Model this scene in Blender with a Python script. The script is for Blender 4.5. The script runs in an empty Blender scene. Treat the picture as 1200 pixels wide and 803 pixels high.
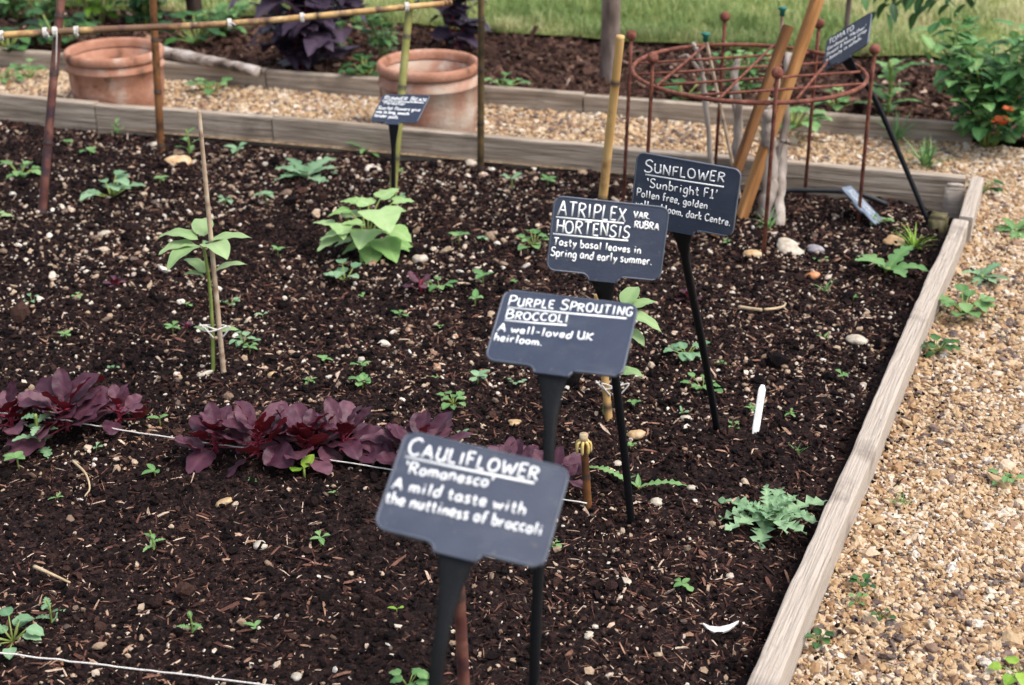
import bpy, bmesh, math, random
import numpy as np
from mathutils import Vector, Matrix
R = math.radians
rng = np.random.default_rng(7)
random.seed(11)
sc = bpy.context.scene
col = sc.collection

# ------------------------------------------------------------------ camera, world, sun, exposure
CAMH, FPX, PITCH = 1.5, 1667.0, R(25)
cam_d = bpy.data.cameras.new('camera'); cam = bpy.data.objects.new('camera', cam_d); col.objects.link(cam)
cam.location = (0, 0, CAMH); cam.rotation_euler = (R(90) - PITCH, 0, 0)
cam_d.lens = 50; cam_d.sensor_width = 36; cam_d.clip_start = .05; cam_d.clip_end = 500
cam_d.dof.use_dof = True; cam_d.dof.focus_distance = 2.78; cam_d.dof.aperture_fstop = 4.5
sc.camera = cam
W = bpy.data.worlds.new('World'); sc.world = W; W.use_nodes = True
SUN_EL, SUN_AZ = 58, 112          # azimuth measured from +Y (view direction) towards +X (right)
nt = W.node_tree; bg = nt.nodes['Background']
sky = nt.nodes.new('ShaderNodeTexSky'); sky.sky_type = 'NISHITA'; sky.sun_disc = False
sky.sun_elevation = R(SUN_EL); sky.sun_rotation = R(SUN_AZ); sky.air_density = 1.0; sky.dust_density = 3.0; sky.ozone_density = 1.0
hs = nt.nodes.new('ShaderNodeHueSaturation'); hs.inputs['Saturation'].default_value = .5
nt.links.new(sky.outputs[0], hs.inputs['Color']); nt.links.new(hs.outputs[0], bg.inputs[0]); bg.inputs[1].default_value = .15
sd = bpy.data.lights.new('sun', 'SUN'); so = bpy.data.objects.new('sun', sd); col.objects.link(so)
sd.energy = 1.5; sd.angle = R(25); sd.color = (1, .95, .88)
dv = Vector((math.sin(R(SUN_AZ)) * math.cos(R(SUN_EL)), math.cos(R(SUN_AZ)) * math.cos(R(SUN_EL)), math.sin(R(SUN_EL))))
so.rotation_euler = dv.to_track_quat('Z', 'Y').to_euler(); so.location = (3, 3, 8)
vs = sc.view_settings; vs.view_transform = 'Standard'; vs.look = 'None'; vs.gamma = 1; vs.exposure = 0.95; vs.use_curve_mapping = False
sc.cycles.max_bounces = 6

# ------------------------------------------------------------------ helpers
C0 = np.array([0, 0, CAMH]); FW = np.array([0, math.cos(PITCH), -math.sin(PITCH)]); UP = np.array([0, math.sin(PITCH), math.cos(PITCH)])
def ray(u, v): return np.array([1, 0, 0.]) * ((u - 600) / FPX) + UP * ((401.5 - v) / FPX) + FW
def px(u, v, z=0.): d = ray(u, v); return C0 + d * ((z - CAMH) / d[2])         # a measured point on the plane z
def py(u, v, y): d = ray(u, v); return C0 + d * (y / d[1])                       # a measured point at ground distance y

def setp(o, label=None, cat=None, group=None, kind=None):
    if label: o['label'] = label
    if cat: o['category'] = cat
    if group: o['group'] = group
    if kind: o['kind'] = kind
    return o
def empty(name, loc, label, cat, group=None, rz=0):
    o = bpy.data.objects.new(name, None); col.objects.link(o); o.location = loc; o.rotation_euler = (0, 0, rz)
    o.empty_display_size = .05
    return setp(o, label, cat, group)
def npmesh(name, V, F, mat, parent=None, smooth=False, rnd=None, origin=None, world=True):
    """V (n,3), F list of equal-size index arrays or (m,k) array; linked as one object."""
    me = bpy.data.meshes.new(name)
    V = np.asarray(V, float)
    if origin is not None: V = V - np.asarray(origin)
    Fs = F if isinstance(F, list) else [F]
    Fs = [np.asarray(f) for f in Fs if len(f)]
    me.vertices.add(len(V)); me.vertices.foreach_set('co', V.astype(np.float32).ravel())
    li = np.concatenate([f.ravel() for f in Fs]); tot = np.concatenate([np.full(len(f), f.shape[1]) for f in Fs])
    st = np.concatenate([[0], np.cumsum(tot)[:-1]])
    me.loops.add(len(li)); me.loops.foreach_set('vertex_index', li.astype(np.int32))
    me.polygons.add(len(tot)); me.polygons.foreach_set('loop_start', st.astype(np.int32)); me.polygons.foreach_set('loop_total', tot.astype(np.int32))
    me.update(calc_edges=True)
    me.polygons.foreach_set('use_smooth', np.full(len(tot), bool(smooth)))
    if rnd is not None:
        a = me.attributes.new('rnd', 'FLOAT', 'POINT'); a.data.foreach_set('value', np.asarray(rnd, np.float32))
    me.materials.append(mat)
    o = bpy.data.objects.new(name, me); col.objects.link(o)
    if origin is not None: o.location = origin
    if parent is not None: o.parent = parent
    return o
class MB:
    """collects shapes into one mesh"""
    def __init__(s): s.v = []; s.f = {}; s.r = []; s.n = 0
    def add(s, V, F, rnd=0.):
        V = np.asarray(V, float); F = np.asarray(F)
        s.v.append(V); s.f.setdefault(F.shape[1], []).append(F + s.n); s.n += len(V)
        s.r.append(np.full(len(V), rnd) if np.isscalar(rnd) else rnd)
    def build(s, name, mat, parent=None, smooth=True, origin=None):
        if not s.v: return None
        return npmesh(name, np.concatenate(s.v), [np.concatenate(f) for f in s.f.values()], mat, parent, smooth, np.concatenate(s.r), origin)
def sm(p, n=6):
    """Catmull-Rom through points"""
    p = np.asarray(p, float)
    if len(p) < 3: 
        t = np.linspace(0, 1, n + 1)[:, None]; return p[0] * (1 - t) + p[1] * t
    q = np.vstack([2 * p[0] - p[1], p, 2 * p[-1] - p[-2]]); out = []
    for i in range(1, len(q) - 2):
        a, b, c, d = q[i - 1:i + 3]
        for t in np.arange(n) / n:
            out.append(.5 * (2 * b + (c - a) * t + (2 * a - 5 * b + 4 * c - d) * t * t + (3 * b - a - 3 * c + d) * t ** 3))
    out.append(p[-1]); return np.array(out)
def sweep(mb, path, wid, thk=None, side=None, ns=8, rnd=0., power=1.):
    """tube along path; wid, thk half sizes per point; side = width direction"""
    P = np.asarray(path, float); n = len(P)
    wid = np.broadcast_to(wid, n); thk = wid if thk is None else np.broadcast_to(thk, n)
    T = np.gradient(P, axis=0); T /= np.linalg.norm(T, axis=1)[:, None] + 1e-12
    if side is None:
        s0 = np.array([1, 0, 0.]) if abs(T[0][0]) < .8 else np.array([0, 1, 0.]); S = np.tile(s0, (n, 1))
    else: S = np.broadcast_to(np.asarray(side, float), (n, 3)).copy()
    S = S - (S * T).sum(1)[:, None] * T; S /= np.linalg.norm(S, axis=1)[:, None] + 1e-12
    B = np.cross(T, S)
    a = np.arange(ns) * 2 * math.pi / ns + math.pi / ns
    ca, sa = np.cos(a), np.sin(a)
    if power != 1: ca = np.sign(ca) * abs(ca) ** power; sa = np.sign(sa) * abs(sa) ** power
    V = P[:, None] + S[:, None] * (wid[:, None] * ca)[..., None] + B[:, None] * (thk[:, None] * sa)[..., None]
    V = V.reshape(-1, 3); V = np.vstack([V, P[0], P[-1]])
    i = np.arange(n - 1)[:, None] * ns; j = np.arange(ns)[None]; j2 = (j + 1) % ns
    F = np.stack([i + j, i + j2, i + ns + j2, i + ns + j], -1).reshape(-1, 4)
    r = rnd if np.isscalar(rnd) else np.concatenate([np.repeat(rnd, ns), [rnd[0], rnd[-1]]])
    mb.add(V, F, r)
    k = mb.n - len(V); j = np.arange(ns); j2 = (j + 1) % ns
    c0 = np.stack([np.full(ns, n * ns), j2, j], 1); c1 = np.stack([np.full(ns, n * ns + 1), (n - 1) * ns + j, (n - 1) * ns + j2], 1)
    mb.f.setdefault(3, []).append(np.vstack([c0, c1]) + k)
def lathe(mb, prof, c=(0, 0, 0), ns=48, closed=False, wob=0):
    p = np.asarray(prof, float); a = np.arange(ns) * 2 * math.pi / ns
    rr = 1 + wob * np.sin(2 * a + 1)
    V = np.stack([p[:, 0][:, None] * np.cos(a) * rr, p[:, 0][:, None] * np.sin(a) * rr, np.repeat(p[:, 1][:, None], ns, 1)], -1).reshape(-1, 3) + np.asarray(c)
    i = np.arange(len(p) - 1)[:, None] * ns; j = np.arange(ns)[None]; j2 = (j + 1) % ns
    mb.add(V, np.stack([i + j, i + j2, i + ns + j2, i + ns + j], -1).reshape(-1, 4))
def ico(sub):
    bm = bmesh.new(); bmesh.ops.create_icosphere(bm, subdivisions=sub, radius=1)
    bm.verts.ensure_lookup_table(); V = np.array([v.co[:] for v in bm.verts]); F = np.array([[v.index for v in f.verts] for f in bm.faces]); bm.free()
    return V, F
ICO1, ICO2 = ico(1), ico(2)
def lat(seed): return np.random.default_rng(seed).random((256, 256))
_L = [lat(100 + i) for i in range(6)]
def vn(x, y, s, k=0):
    L = _L[k % 6]; X = x / s + 37.3 * k; Y = y / s + 11.7 * k
    i = np.floor(X).astype(int); j = np.floor(Y).astype(int); a = X - i; b = Y - j
    a = a * a * (3 - 2 * a); b = b * b * (3 - 2 * b)
    g = lambda p, q: L[p % 256, q % 256]
    return (g(i, j) * (1 - a) + g(i + 1, j) * a) * (1 - b) + (g(i, j + 1) * (1 - a) + g(i + 1, j + 1) * a) * b - .5
def rotmats(n, rg, flat=False):
    """n random rotations (about Z only, with a little tilt, when flat)"""
    if flat:
        az = rg.random(n) * 6.283; tx = rg.normal(0, flat, n); ty = rg.normal(0, flat, n)
        c, s = np.cos(az), np.sin(az); M = np.zeros((n, 3, 3))
        M[:, 0, 0] = c; M[:, 0, 1] = -s; M[:, 1, 0] = s; M[:, 1, 1] = c; M[:, 2, 2] = 1
        X = np.zeros((n, 3, 3)); X[:, 0, 0] = 1; X[:, 1, 1] = np.cos(tx); X[:, 1, 2] = -np.sin(tx); X[:, 2, 1] = np.sin(tx); X[:, 2, 2] = np.cos(tx)
        Y = np.zeros((n, 3, 3)); Y[:, 1, 1] = 1; Y[:, 0, 0] = np.cos(ty); Y[:, 0, 2] = np.sin(ty); Y[:, 2, 0] = -np.sin(ty); Y[:, 2, 2] = np.cos(ty)
        return M @ X @ Y
    q = rg.normal(size=(n, 4)); q /= np.linalg.norm(q, axis=1)[:, None]; w, x, y, z = q.T
    return np.stack([1 - 2 * (y * y + z * z), 2 * (x * y - z * w), 2 * (x * z + y * w), 2 * (x * y + z * w), 1 - 2 * (x * x + z * z), 2 * (y * z - x * w), 2 * (x * z - y * w), 2 * (y * z + x * w), 1 - 2 * (x * x + y * y)], 1).reshape(n, 3, 3)
def scatter(base, pos, scl, rots, rg, jitter=.2, nvar=9):
    """many copies of a base shape as one vertex and face array"""
    V0, F0 = base; n = len(pos); nv = len(V0)
    var = np.stack([V0 * (1 + rg.normal(0, jitter, (nv, 1))) for _ in range(nvar)])
    v = var[rg.integers(0, nvar, n)] * scl[:, None, :]
    V = np.einsum('nij,nkj->nki', rots, v) + pos[:, None, :]
    F = F0[None] + (np.arange(n) * nv)[:, None, None]
    return V.reshape(-1, 3), F.reshape(-1, F0.shape[1]), np.repeat(rg.random(n), nv)

# ------------------------------------------------------------------ materials
CANES = ('cane_yellow', 'cane_red', 'cane_brown', 'cane_dark', 'cane_green', 'cane_pale')
def nodes(m): return m.node_tree.nodes, m.node_tree.links
def mat(name, stops, scale=20., rough=.7, bump=0., bscale=60., attr=False, spec=.3, stretch=None, detail=4., back=None, trans=0., metal=0., mixattr=.0):
    """Principled; colour = ramp over a noise (object space) or over the per-piece value 'rnd'"""
    m = bpy.data.materials.new(name); m.use_nodes = True; N, L = nodes(m); b = N['Principled BSDF']
    b.inputs['Roughness'].default_value = rough; b.inputs['Specular IOR Level'].default_value = spec; b.inputs['Metallic'].default_value = metal
    tc = N.new('ShaderNodeTexCoord'); mp = N.new('ShaderNodeMapping'); L.new(tc.outputs['Object'], mp.inputs[0])
    if stretch: mp.inputs['Scale'].default_value = stretch
    nz = N.new('ShaderNodeTexNoise'); nz.inputs['Scale'].default_value = scale; nz.inputs['Detail'].default_value = detail; L.new(mp.outputs[0], nz.inputs[0])
    rp = N.new('ShaderNodeValToRGB'); e = rp.color_ramp.elements
    st = stops if isinstance(stops[0][0], (int, float)) and len(stops[0]) == 2 else [(i / max(1, len(stops) - 1), c) for i, c in enumerate(stops)]
    while len(e) < len(st): e.new(.5)
    for k, (p, c) in enumerate(st): e[k].position = p; e[k].color = (*c, 1)
    if attr:
        at = N.new('ShaderNodeAttribute'); at.attribute_name = 'rnd'
        mm = N.new('ShaderNodeMath'); mm.operation = 'MULTIPLY_ADD'; L.new(nz.outputs[0], mm.inputs[0]); mm.inputs[1].default_value = mixattr
        ad = N.new('ShaderNodeMath'); ad.operation = 'ADD'; ad.inputs[1].default_value = -mixattr / 2
        L.new(at.outputs['Fac'], ad.inputs[0]); L.new(ad.outputs[0], mm.inputs[2]); L.new(mm.outputs[0], rp.inputs[0])
    else: L.new(nz.outputs[0], rp.inputs[0])
    out = rp.outputs[0]
    if back is not None:
        ge = N.new('ShaderNodeNewGeometry'); mx = N.new('ShaderNodeMix'); mx.data_type = 'RGBA'
        L.new(ge.outputs['Backfacing'], mx.inputs[0]); L.new(out, mx.inputs[6]); mx.inputs[7].default_value = (*back, 1); out = mx.outputs[2]
    L.new(out, b.inputs['Base Color'])
    if bump:
        n2 = N.new('ShaderNodeTexNoise'); n2.inputs['Scale'].default_value = bscale; n2.inputs['Detail'].default_value = 6; L.new(mp.outputs[0], n2.inputs[0])
        bp = N.new('ShaderNodeBump'); bp.inputs['Strength'].default_value = bump; bp.inputs['Distance'].default_value = .01; L.new(n2.outputs[0], bp.inputs['Height']); L.new(bp.outputs[0], b.inputs['Normal'])
    if trans:
        tl = N.new('ShaderNodeBsdfTranslucent'); L.new(out, tl.inputs[0]); ms = N.new('ShaderNodeMixShader'); ms.inputs[0].default_value = trans
        L.new(b.outputs[0], ms.inputs[1]); L.new(tl.outputs[0], ms.inputs[2]); L.new(ms.outputs[0], N['Material Output'].inputs[0])
    return m
M = {}
M['soil'] = mat('soil', [(.3, (.006, .0038, .0041)), (.5, (.0135, .0079, .0079)), (.62, (.03, .0165, .014)), (.75, (.10, .058, .044))], 110, .95, .9, 150, spec=.1, detail=8)
M['clod'] = mat('soil_clod', [(0, (.0045, .003, .0033)), (.55, (.012, .0072, .0072)), (.85, (.027, .0145, .0125)), (1, (.058, .03, .023))], 300, .95, .6, 300, attr=True, spec=.1, mixattr=.3)
M['brownbark'] = mat('brown_bark', [(0, (.02, .011, .009)), (.5, (.06, .03, .023)), (1, (.14, .08, .058))], 100, .9, .4, 200, attr=True, spec=.1, mixattr=.3)
M['chip'] = mat('bark_chip', [(0, (.016, .007, .0065)), (.35, (.055, .022, .017)), (.62, (.14, .062, .043)), (.82, (.30, .17, .11)), (1, (.60, .46, .35))], 200, .8, .3, 300, attr=True, spec=.2, mixattr=.3)
M['soilstone'] = mat('soil_stone', [(0, (.08, .055, .045)), (.25, (.2, .13, .085)), (.5, (.38, .27, .18)), (.75, (.52, .42, .33)), (.92, (.62, .57, .5)), (1, (.3, .14, .07))], 120, .7, .3, 150, attr=True, spec=.3, mixattr=.35)
M['gravel'] = mat('gravel_stone', [(0, (.06, .045, .042)), (.08, (.16, .11, .09)), (.2, (.27, .15, .072)), (.42, (.39, .25, .128)), (.66, (.455, .325, .195)), (.85, (.50, .395, .28)), (.96, (.61, .53, .44)), (1, (.24, .2, .19))], 120, .65, .25, 160, attr=True, spec=.35, mixattr=.3)
M['gravelbase'] = mat('gravel_ground', [(.3, (.09, .06, .04)), (.5, (.22, .15, .09)), (.7, (.42, .32, .22))], 60, .9, .8, 80, spec=.1, detail=6)
M['wood'] = mat('weathered_timber', [(.25, (.28, .23, .19)), (.42, (.38, .325, .275)), (.55, (.42, .36, .305)), (.75, (.46, .40, .345))], 95, .9, .55, 140, stretch=(.06, 1.6, 1.6), detail=10, spec=.12)
M['woodgrey'] = mat('grey_timber', [(.28, (.15, .115, .085)), (.5, (.34, .275, .215)), (.72, (.48, .405, .33))], 34, .92, .8, 90, stretch=(.1, 1.6, 1.6), detail=10, spec=.1)
M['woodgreen'] = mat('mossy_post', [(.3, (.05, .05, .025)), (.5, (.11, .095, .05)), (.7, (.2, .17, .11))], 25, .95, .5, 50, spec=.1)
M['plate'] = mat('slate_plastic', [(.3, (.021, .030, .058)), (.7, (.028, .038, .069))], 30, .45, .12, 500, spec=.5)
M['stem'] = mat('black_plastic', [(.3, (.0035, .004, .006)), (.7, (.0055, .006, .008))], 30, .62, .1, 200, spec=.22)
M['plate_skylit'] = mat('skylit_slate_plastic', [(.3, (.1, .13, .18)), (.7, (.2, .24, .3))], 30, .5, spec=.4)  # fallen label only: sky light on its upturned face put into the colour
M['rim'] = mat('plastic_edge', [(.3, (.06, .07, .1)), (.7, (.09, .105, .14))], 30, .4, spec=.5)
M['chalk'] = mat('white_ink', [(.3, (.72, .73, .74)), (.7, (.82, .82, .82))], 200, .7, spec=.2)
M['terra'] = mat('terracotta', [(.28, (.13, .07, .05)), (.40, (.32, .15, .095)), (.56, (.40, .205, .14)), (.70, (.46, .32, .25))], 13, .9, .3, 60, detail=7, spec=.1)
M['terrapale'] = mat('limescaled_terracotta', [(.28, (.24, .12, .085)), (.46, (.36, .185, .13)), (.6, (.43, .30, .23)), (.72, (.46, .38, .31))], 8, .92, .3, 60, detail=7, spec=.1)
M['rust'] = mat('rusted_iron', [(.3, (.095, .032, .022)), (.5, (.17, .06, .042)), (.7, (.25, .10, .07))], 40, .8, .4, 200, spec=.2)
M['cane_yellow'] = mat('yellow_bamboo', [(.3, (.36, .2, .07)), (.5, (.5, .31, .12)), (.7, (.58, .4, .2))], 18, .5, .15, 60, stretch=(1, 1, .2), spec=.35)
M['cane_red'] = mat('reddish_bamboo', [(.3, (.035, .014, .014)), (.5, (.11, .038, .03)), (.72, (.22, .10, .07))], 16, .5, .15, 60, spec=.35, detail=6)
M['cane_brown'] = mat('brown_bamboo', [(.3, (.045, .02, .01)), (.5, (.17, .07, .025)), (.7, (.3, .15, .06))], 10, .45, .15, 60, spec=.4)
M['cane_dark'] = mat('dark_bamboo', [(.3, (.018, .012, .006)), (.5, (.07, .045, .018)), (.72, (.17, .12, .05))], 14, .5, .15, 60, spec=.35)
M['cane_green'] = mat('green_bamboo', [(.3, (.16, .16, .04)), (.5, (.25, .24, .07)), (.7, (.33, .31, .12))], 10, .45, .15, 60, spec=.4)
M['cane_pale'] = mat('pale_bamboo', [(.3, (.28, .19, .13)), (.5, (.42, .31, .22)), (.7, (.52, .42, .32))], 25, .7, .2, 80, spec=.2)
M['node'] = mat('bamboo_node', [(.3, (.03, .02, .015)), (.7, (.09, .06, .045))], 60, .7)
for k_ in CANES:
    m_ = M[k_]; N_, L_n = nodes(m_); b_ = N_['Principled BSDF']; src = b_.inputs['Base Color'].links[0].from_socket
    at_ = N_.new('ShaderNodeAttribute'); at_.attribute_name = 'rnd'; mx_ = N_.new('ShaderNodeMix'); mx_.data_type = 'RGBA'
    L_n.new(at_.outputs['Fac'], mx_.inputs[0]); L_n.new(src, mx_.inputs[6]); mx_.inputs[7].default_value = (.035, .024, .022, 1) if k_ != 'cane_pale' else (.2, .13, .09, 1); L_n.new(mx_.outputs[2], b_.inputs['Base Color'])
M['twine'] = mat('white_twine', [(.3, (.55, .5, .45)), (.7, (.75, .72, .68))], 300, .9, .4, 600, spec=.1)
M['stake'] = mat('orange_stake', [(.3, (.2, .085, .03)), (.5, (.34, .16, .055)), (.7, (.45, .24, .1))], 14, .75, .3, 50, stretch=(3, 3, .3), spec=.2, detail=6)
M['stakedark'] = mat('brown_stake', [(.3, (.1, .04, .016)), (.5, (.19, .085, .032)), (.7, (.28, .14, .06))], 14, .75, .3, 50, stretch=(3, 3, .3), spec=.2, detail=6)
M['bark'] = mat('grey_bark', [(.3, (.13, .10, .085)), (.5, (.33, .275, .235)), (.7, (.52, .45, .40))], 20, .95, .9, 50, stretch=(1, 1, .25), spec=.1, detail=8)
M['palelog'] = mat('flaking_log', [(.35, (.07, .05, .042)), (.5, (.3, .245, .21)), (.62, (.52, .46, .42))], 22, .95, .8, 60, stretch=(.35, 1, 1), spec=.1, detail=7)
M['trunk'] = mat('tree_bark', [(.3, (.085, .06, .05)), (.5, (.19, .145, .125)), (.7, (.29, .235, .21))], 16, .95, .9, 40, stretch=(1, 1, .3), spec=.1, detail=8)
M['trunkdark'] = mat('dark_tree_bark', [(.3, (.02, .014, .012)), (.7, (.06, .042, .034))], 16, .95, .9, 40, stretch=(1, 1, .3), spec=.1)
M['mulch'] = mat('mulch', [(.3, (.03, .017, .013)), (.5, (.07, .038, .028)), (.68, (.15, .09, .062))], 50, .95, .9, 90, spec=.1, detail=8)
M['lawn'] = mat('lawn', [(.3, (.10, .13, .035)), (.5, (.17, .2, .06)), (.7, (.26, .26, .10))], 3, .95, .5, 60, spec=.1)
M['grass'] = mat('grass_blade', [(0, (.16, .24, .075)), (.4, (.27, .36, .13)), (.68, (.45, .45, .21)), (1, (.62, .55, .34))], 3, .6, attr=True, spec=.2, trans=.3, mixattr=.9)
def leafmat(name, stops, **k):
    a = dict(scale=60, rough=.5, bump=.15, bscale=120, attr=True, spec=.3, trans=.25, mixattr=.35); a.update(k)
    return mat(name, stops, **a)
M['atriplex'] = leafmat('purple_leaf', [(0, (.05, .014, .027)), (.5, (.09, .029, .049)), (1, (.155, .066, .09))], back=(.125, .009, .013), trans=.18, rough=.5)
M['seedleaf'] = leafmat('pale_green_leaf', [(0, (.19, .31, .12)), (.5, (.27, .4, .17)), (1, (.35, .47, .23))])
M['bean'] = leafmat('bean_leaf', [(0, (.11, .26, .06)), (.5, (.26, .43, .14)), (1, (.4, .54, .26))])
M['weed'] = leafmat('green_leaf', [(0, (.06, .16, .05)), (.5, (.13, .27, .09)), (1, (.22, .37, .14))])
M['bluegreen'] = leafmat('blue_green_leaf', [(0, (.10, .22, .11)), (.5, (.18, .32, .17)), (1, (.28, .43, .25))])
M['thistle'] = leafmat('thistle_leaf', [(0, (.11, .22, .12)), (.5, (.2, .34, .18)), (1, (.3, .45, .25))])
M['darkgreen'] = leafmat('dark_green_leaf', [(0, (.015, .05, .018)), (.5, (.035, .10, .03)), (1, (.07, .17, .045))])
M['bush'] = leafmat('bush_leaf', [(0, (.04, .13, .04)), (.5, (.10, .25, .08)), (1, (.27, .42, .15))])
M['lime'] = leafmat('lime_leaf', [(0, (.10, .22, .02)), (.5, (.2, .36, .04)), (1, (.3, .45, .07))])
M['purpleleaf'] = leafmat('dusky_purple_leaf', [(0, (.025, .016, .03)), (.5, (.055, .036, .062)), (1, (.11, .075, .105))], trans=.1)
M['orange'] = leafmat('orange_petal', [(0, (.36, .06, .02)), (1, (.55, .13, .04))])
M['stalk'] = mat('green_stalk', [(.3, (.15, .2, .04)), (.7, (.25, .3, .09))], 60, .5)
M['redstalk'] = mat('crimson_stalk', [(.3, (.16, .015, .03)), (.7, (.27, .03, .06))], 60, .5)
M['white'] = mat('white_plastic', [(.3, (.62, .62, .6)), (.6, (.8, .8, .78))], 40, .5, .1, 100)
M['china'] = mat('white_china', [(.3, (.68, .66, .62)), (.7, (.8, .79, .76))], 40, .35)
M['rubber'] = mat('black_rubber', [(.3, (.008, .009, .011)), (.7, (.016, .017, .02))], 40, .5)
M['teal'] = mat('teal_cap', [(.3, (.01, .1, .075)), (.7, (.02, .15, .11))], 40, .5)
M['palestone'] = mat('pale_flint', [(.25, (.26, .2, .15)), (.5, (.44, .38, .3)), (.75, (.56, .51, .44))], 60, .65, .35, 90, detail=6)
M['tanstone'] = mat('tan_flint', [(.25, (.3, .17, .08)), (.5, (.48, .31, .16)), (.75, (.6, .47, .32))], 45, .65, .35, 90, detail=6)
M['orangestone'] = mat('orange_flint', [(.25, (.3, .1, .04)), (.5, (.46, .19, .08)), (.75, (.55, .33, .2))], 45, .65, .35, 90, detail=6)
M['greystone'] = mat('grey_flint', [(.25, (.13, .12, .13)), (.5, (.24, .22, .23)), (.75, (.36, .34, .34))], 45, .65, .35, 90, detail=6)
M['deadleaf'] = mat('dead_leaf', [(.3, (.12, .045, .035)), (.7, (.24, .10, .075))], 60, .8)
M['dry'] = mat('dry_stalk', [(.3, (.36, .26, .14)), (.7, (.52, .4, .26))], 60, .8, .3, 120)

def stain(m, scale, color, lo, hi, amt=1., stretch=None, seed=0.):
    N, L = nodes(m); b = N['Principled BSDF']; src = b.inputs['Base Color'].links[0].from_socket
    tc = N.new('ShaderNodeTexCoord'); mp = N.new('ShaderNodeMapping'); mp.inputs['Location'].default_value = (seed, seed * .7, seed * 1.3); L.new(tc.outputs['Object'], mp.inputs[0])
    if stretch: mp.inputs['Scale'].default_value = stretch
    nz = N.new('ShaderNodeTexNoise'); nz.inputs['Scale'].default_value = scale; nz.inputs['Detail'].default_value = 7; nz.inputs['Roughness'].default_value = .62; L.new(mp.outputs[0], nz.inputs[0])
    mr = N.new('ShaderNodeMapRange'); mr.inputs['From Min'].default_value = lo; mr.inputs['From Max'].default_value = hi; mr.inputs['To Max'].default_value = amt; L.new(nz.outputs[0], mr.inputs[0])
    mx = N.new('ShaderNodeMix'); mx.data_type = 'RGBA'; L.new(mr.outputs[0], mx.inputs[0]); L.new(src, mx.inputs[6]); mx.inputs[7].default_value = (*color, 1); L.new(mx.outputs[2], b.inputs['Base Color'])
stain(M['wood'], 7, (.19, .155, .13), .56, .72, .8); stain(M['wood'], 16, (.10, .075, .06), .66, .72, .85, (.5, 2, 2), 3.)
stain(M['woodgrey'], 6, (.16, .13, .105), .54, .72, .8); stain(M['woodgrey'], 12, (.12, .12, .06), .64, .75, .6, None, 5.)
stain(M['terra'], 13, (.48, .36, .28), .58, .70, .6); stain(M['terra'], 8, (.07, .055, .04), .62, .7, .8, None, 4.)
stain(M['terrapale'], 10, (.52, .45, .38), .52, .66, .75); stain(M['terrapale'], 8, (.09, .075, .05), .62, .7, .7, None, 7.)
stain(M['plate'], 24, (.05, .062, .088), .5, .75, .5); stain(M['plate'], 90, (.14, .115, .095), .63, .70, .6, None, 2.); stain(M['plate'], 16, (.07, .08, .10), .54, .68, .35, (1, 1, 4), 9.)
stain(M['rust'], 25, (.27, .10, .05), .55, .68, .7); stain(M['rust'], 60, (.05, .02, .016), .6, .68, .7, None, 2.)
stain(M['stem'], 40, (.06, .045, .035), .64, .72, .5)
stain(M['cane_yellow'], 9, (.22, .1, .035), .55, .66, .7, None, 1.); stain(M['cane_yellow'], 30, (.06, .03, .02), .66, .7, .7, None, 4.)
stain(M['cane_red'], 12, (.03, .02, .03), .5, .6, .8, None, 2.); stain(M['cane_brown'], 14, (.03, .015, .01), .52, .62, .8, None, 2.)
stain(M['soil'], 5, (.03, .016, .014), .52, .68, .5); stain(M['white'], 60, (.35, .3, .26), .6, .68, .6)
stain(M['stake'], 18, (.14, .07, .03), .58, .68, .7, (2, 2, .3)); stain(M['atriplex'], 45, (.035, .02, .034), .5, .66, .5)
for k_ in ('weed', 'bluegreen', 'thistle', 'bean', 'seedleaf'): stain(M[k_], 55, (.3, .36, .14), .6, .72, .55, None, 3.)
M['cane_rail'] = M['cane_yellow'].copy(); M['cane_rail'].name = 'mottled_bamboo'; stain(M['cane_rail'], 5, (.09, .04, .03), .5, .58, .85, None, 6.)
# ------------------------------------------------------------------ plan of the bed (measured)
PR0, PR1 = np.array([.364, 1.82]), np.array([1.272, 3.937])        # inner top edge of the right-hand timber
PF0, PF1 = np.array([-1.956, 5.319]), np.array([1.398, 4.364])     # top edge of the far timber
dR = (PR1 - PR0) / np.linalg.norm(PR1 - PR0); nR = np.array([dR[1], -dR[0]])   # nR points to the path
dF = (PF1 - PF0) / np.linalg.norm(PF1 - PF0); nF = np.array([-dF[1], dF[0]])   # nF points away from the camera
sR = lambda x, y: (x - PR0[0]) * nR[0] + (y - PR0[1]) * nR[1]      # >0: on the path side
sF = lambda x, y: (x - PF0[0]) * nF[0] + (y - PF0[1]) * nF[1]      # >0: beyond the far timber
B0, B1 = np.array([-2.218, 6.123]), np.array([1.526, 5.029]); dB = (B1 - B0) / np.linalg.norm(B1 - B0); nB = np.array([-dB[1], dB[0]])
sB = lambda x, y: (x - B0[0]) * nB[0] + (y - B0[1]) * nB[1]
L0, L1 = np.array([-1.492, 7.03]), np.array([1.75, 6.09]); dL = (L1 - L0) / np.linalg.norm(L1 - L0); nL = np.array([-dL[1], dL[0]])
sL = lambda x, y: (x - L0[0]) * nL[0] + (y - L0[1]) * nL[1]
ZG = -.025
def soil_z(x, y):
    x = np.asarray(x, float); y = np.asarray(y, float)
    z = .034 * vn(x, y, .5, 0) + .026 * vn(x, y, .16, 1) + .009 * np.abs(vn(x, y, .06, 2)) - .002 + .008 * vn(x, y, .026, 3) + .006 * vn(x, y, .012, 4)
    e = np.minimum(-sF(x, y), 1.2); z = z - .05 * np.clip(1 - e / .45, 0, 1) ** 1.5
    e2 = -sR(x, y); z = z - .015 * np.clip(1 - e2 / .12, 0, 1)
    return z
def onsoil(u, v): 
    p = px(u, v, 0.)
    for _ in range(4): p = px(u, v, float(soil_z(p[0], p[1])))
    return p

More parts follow.
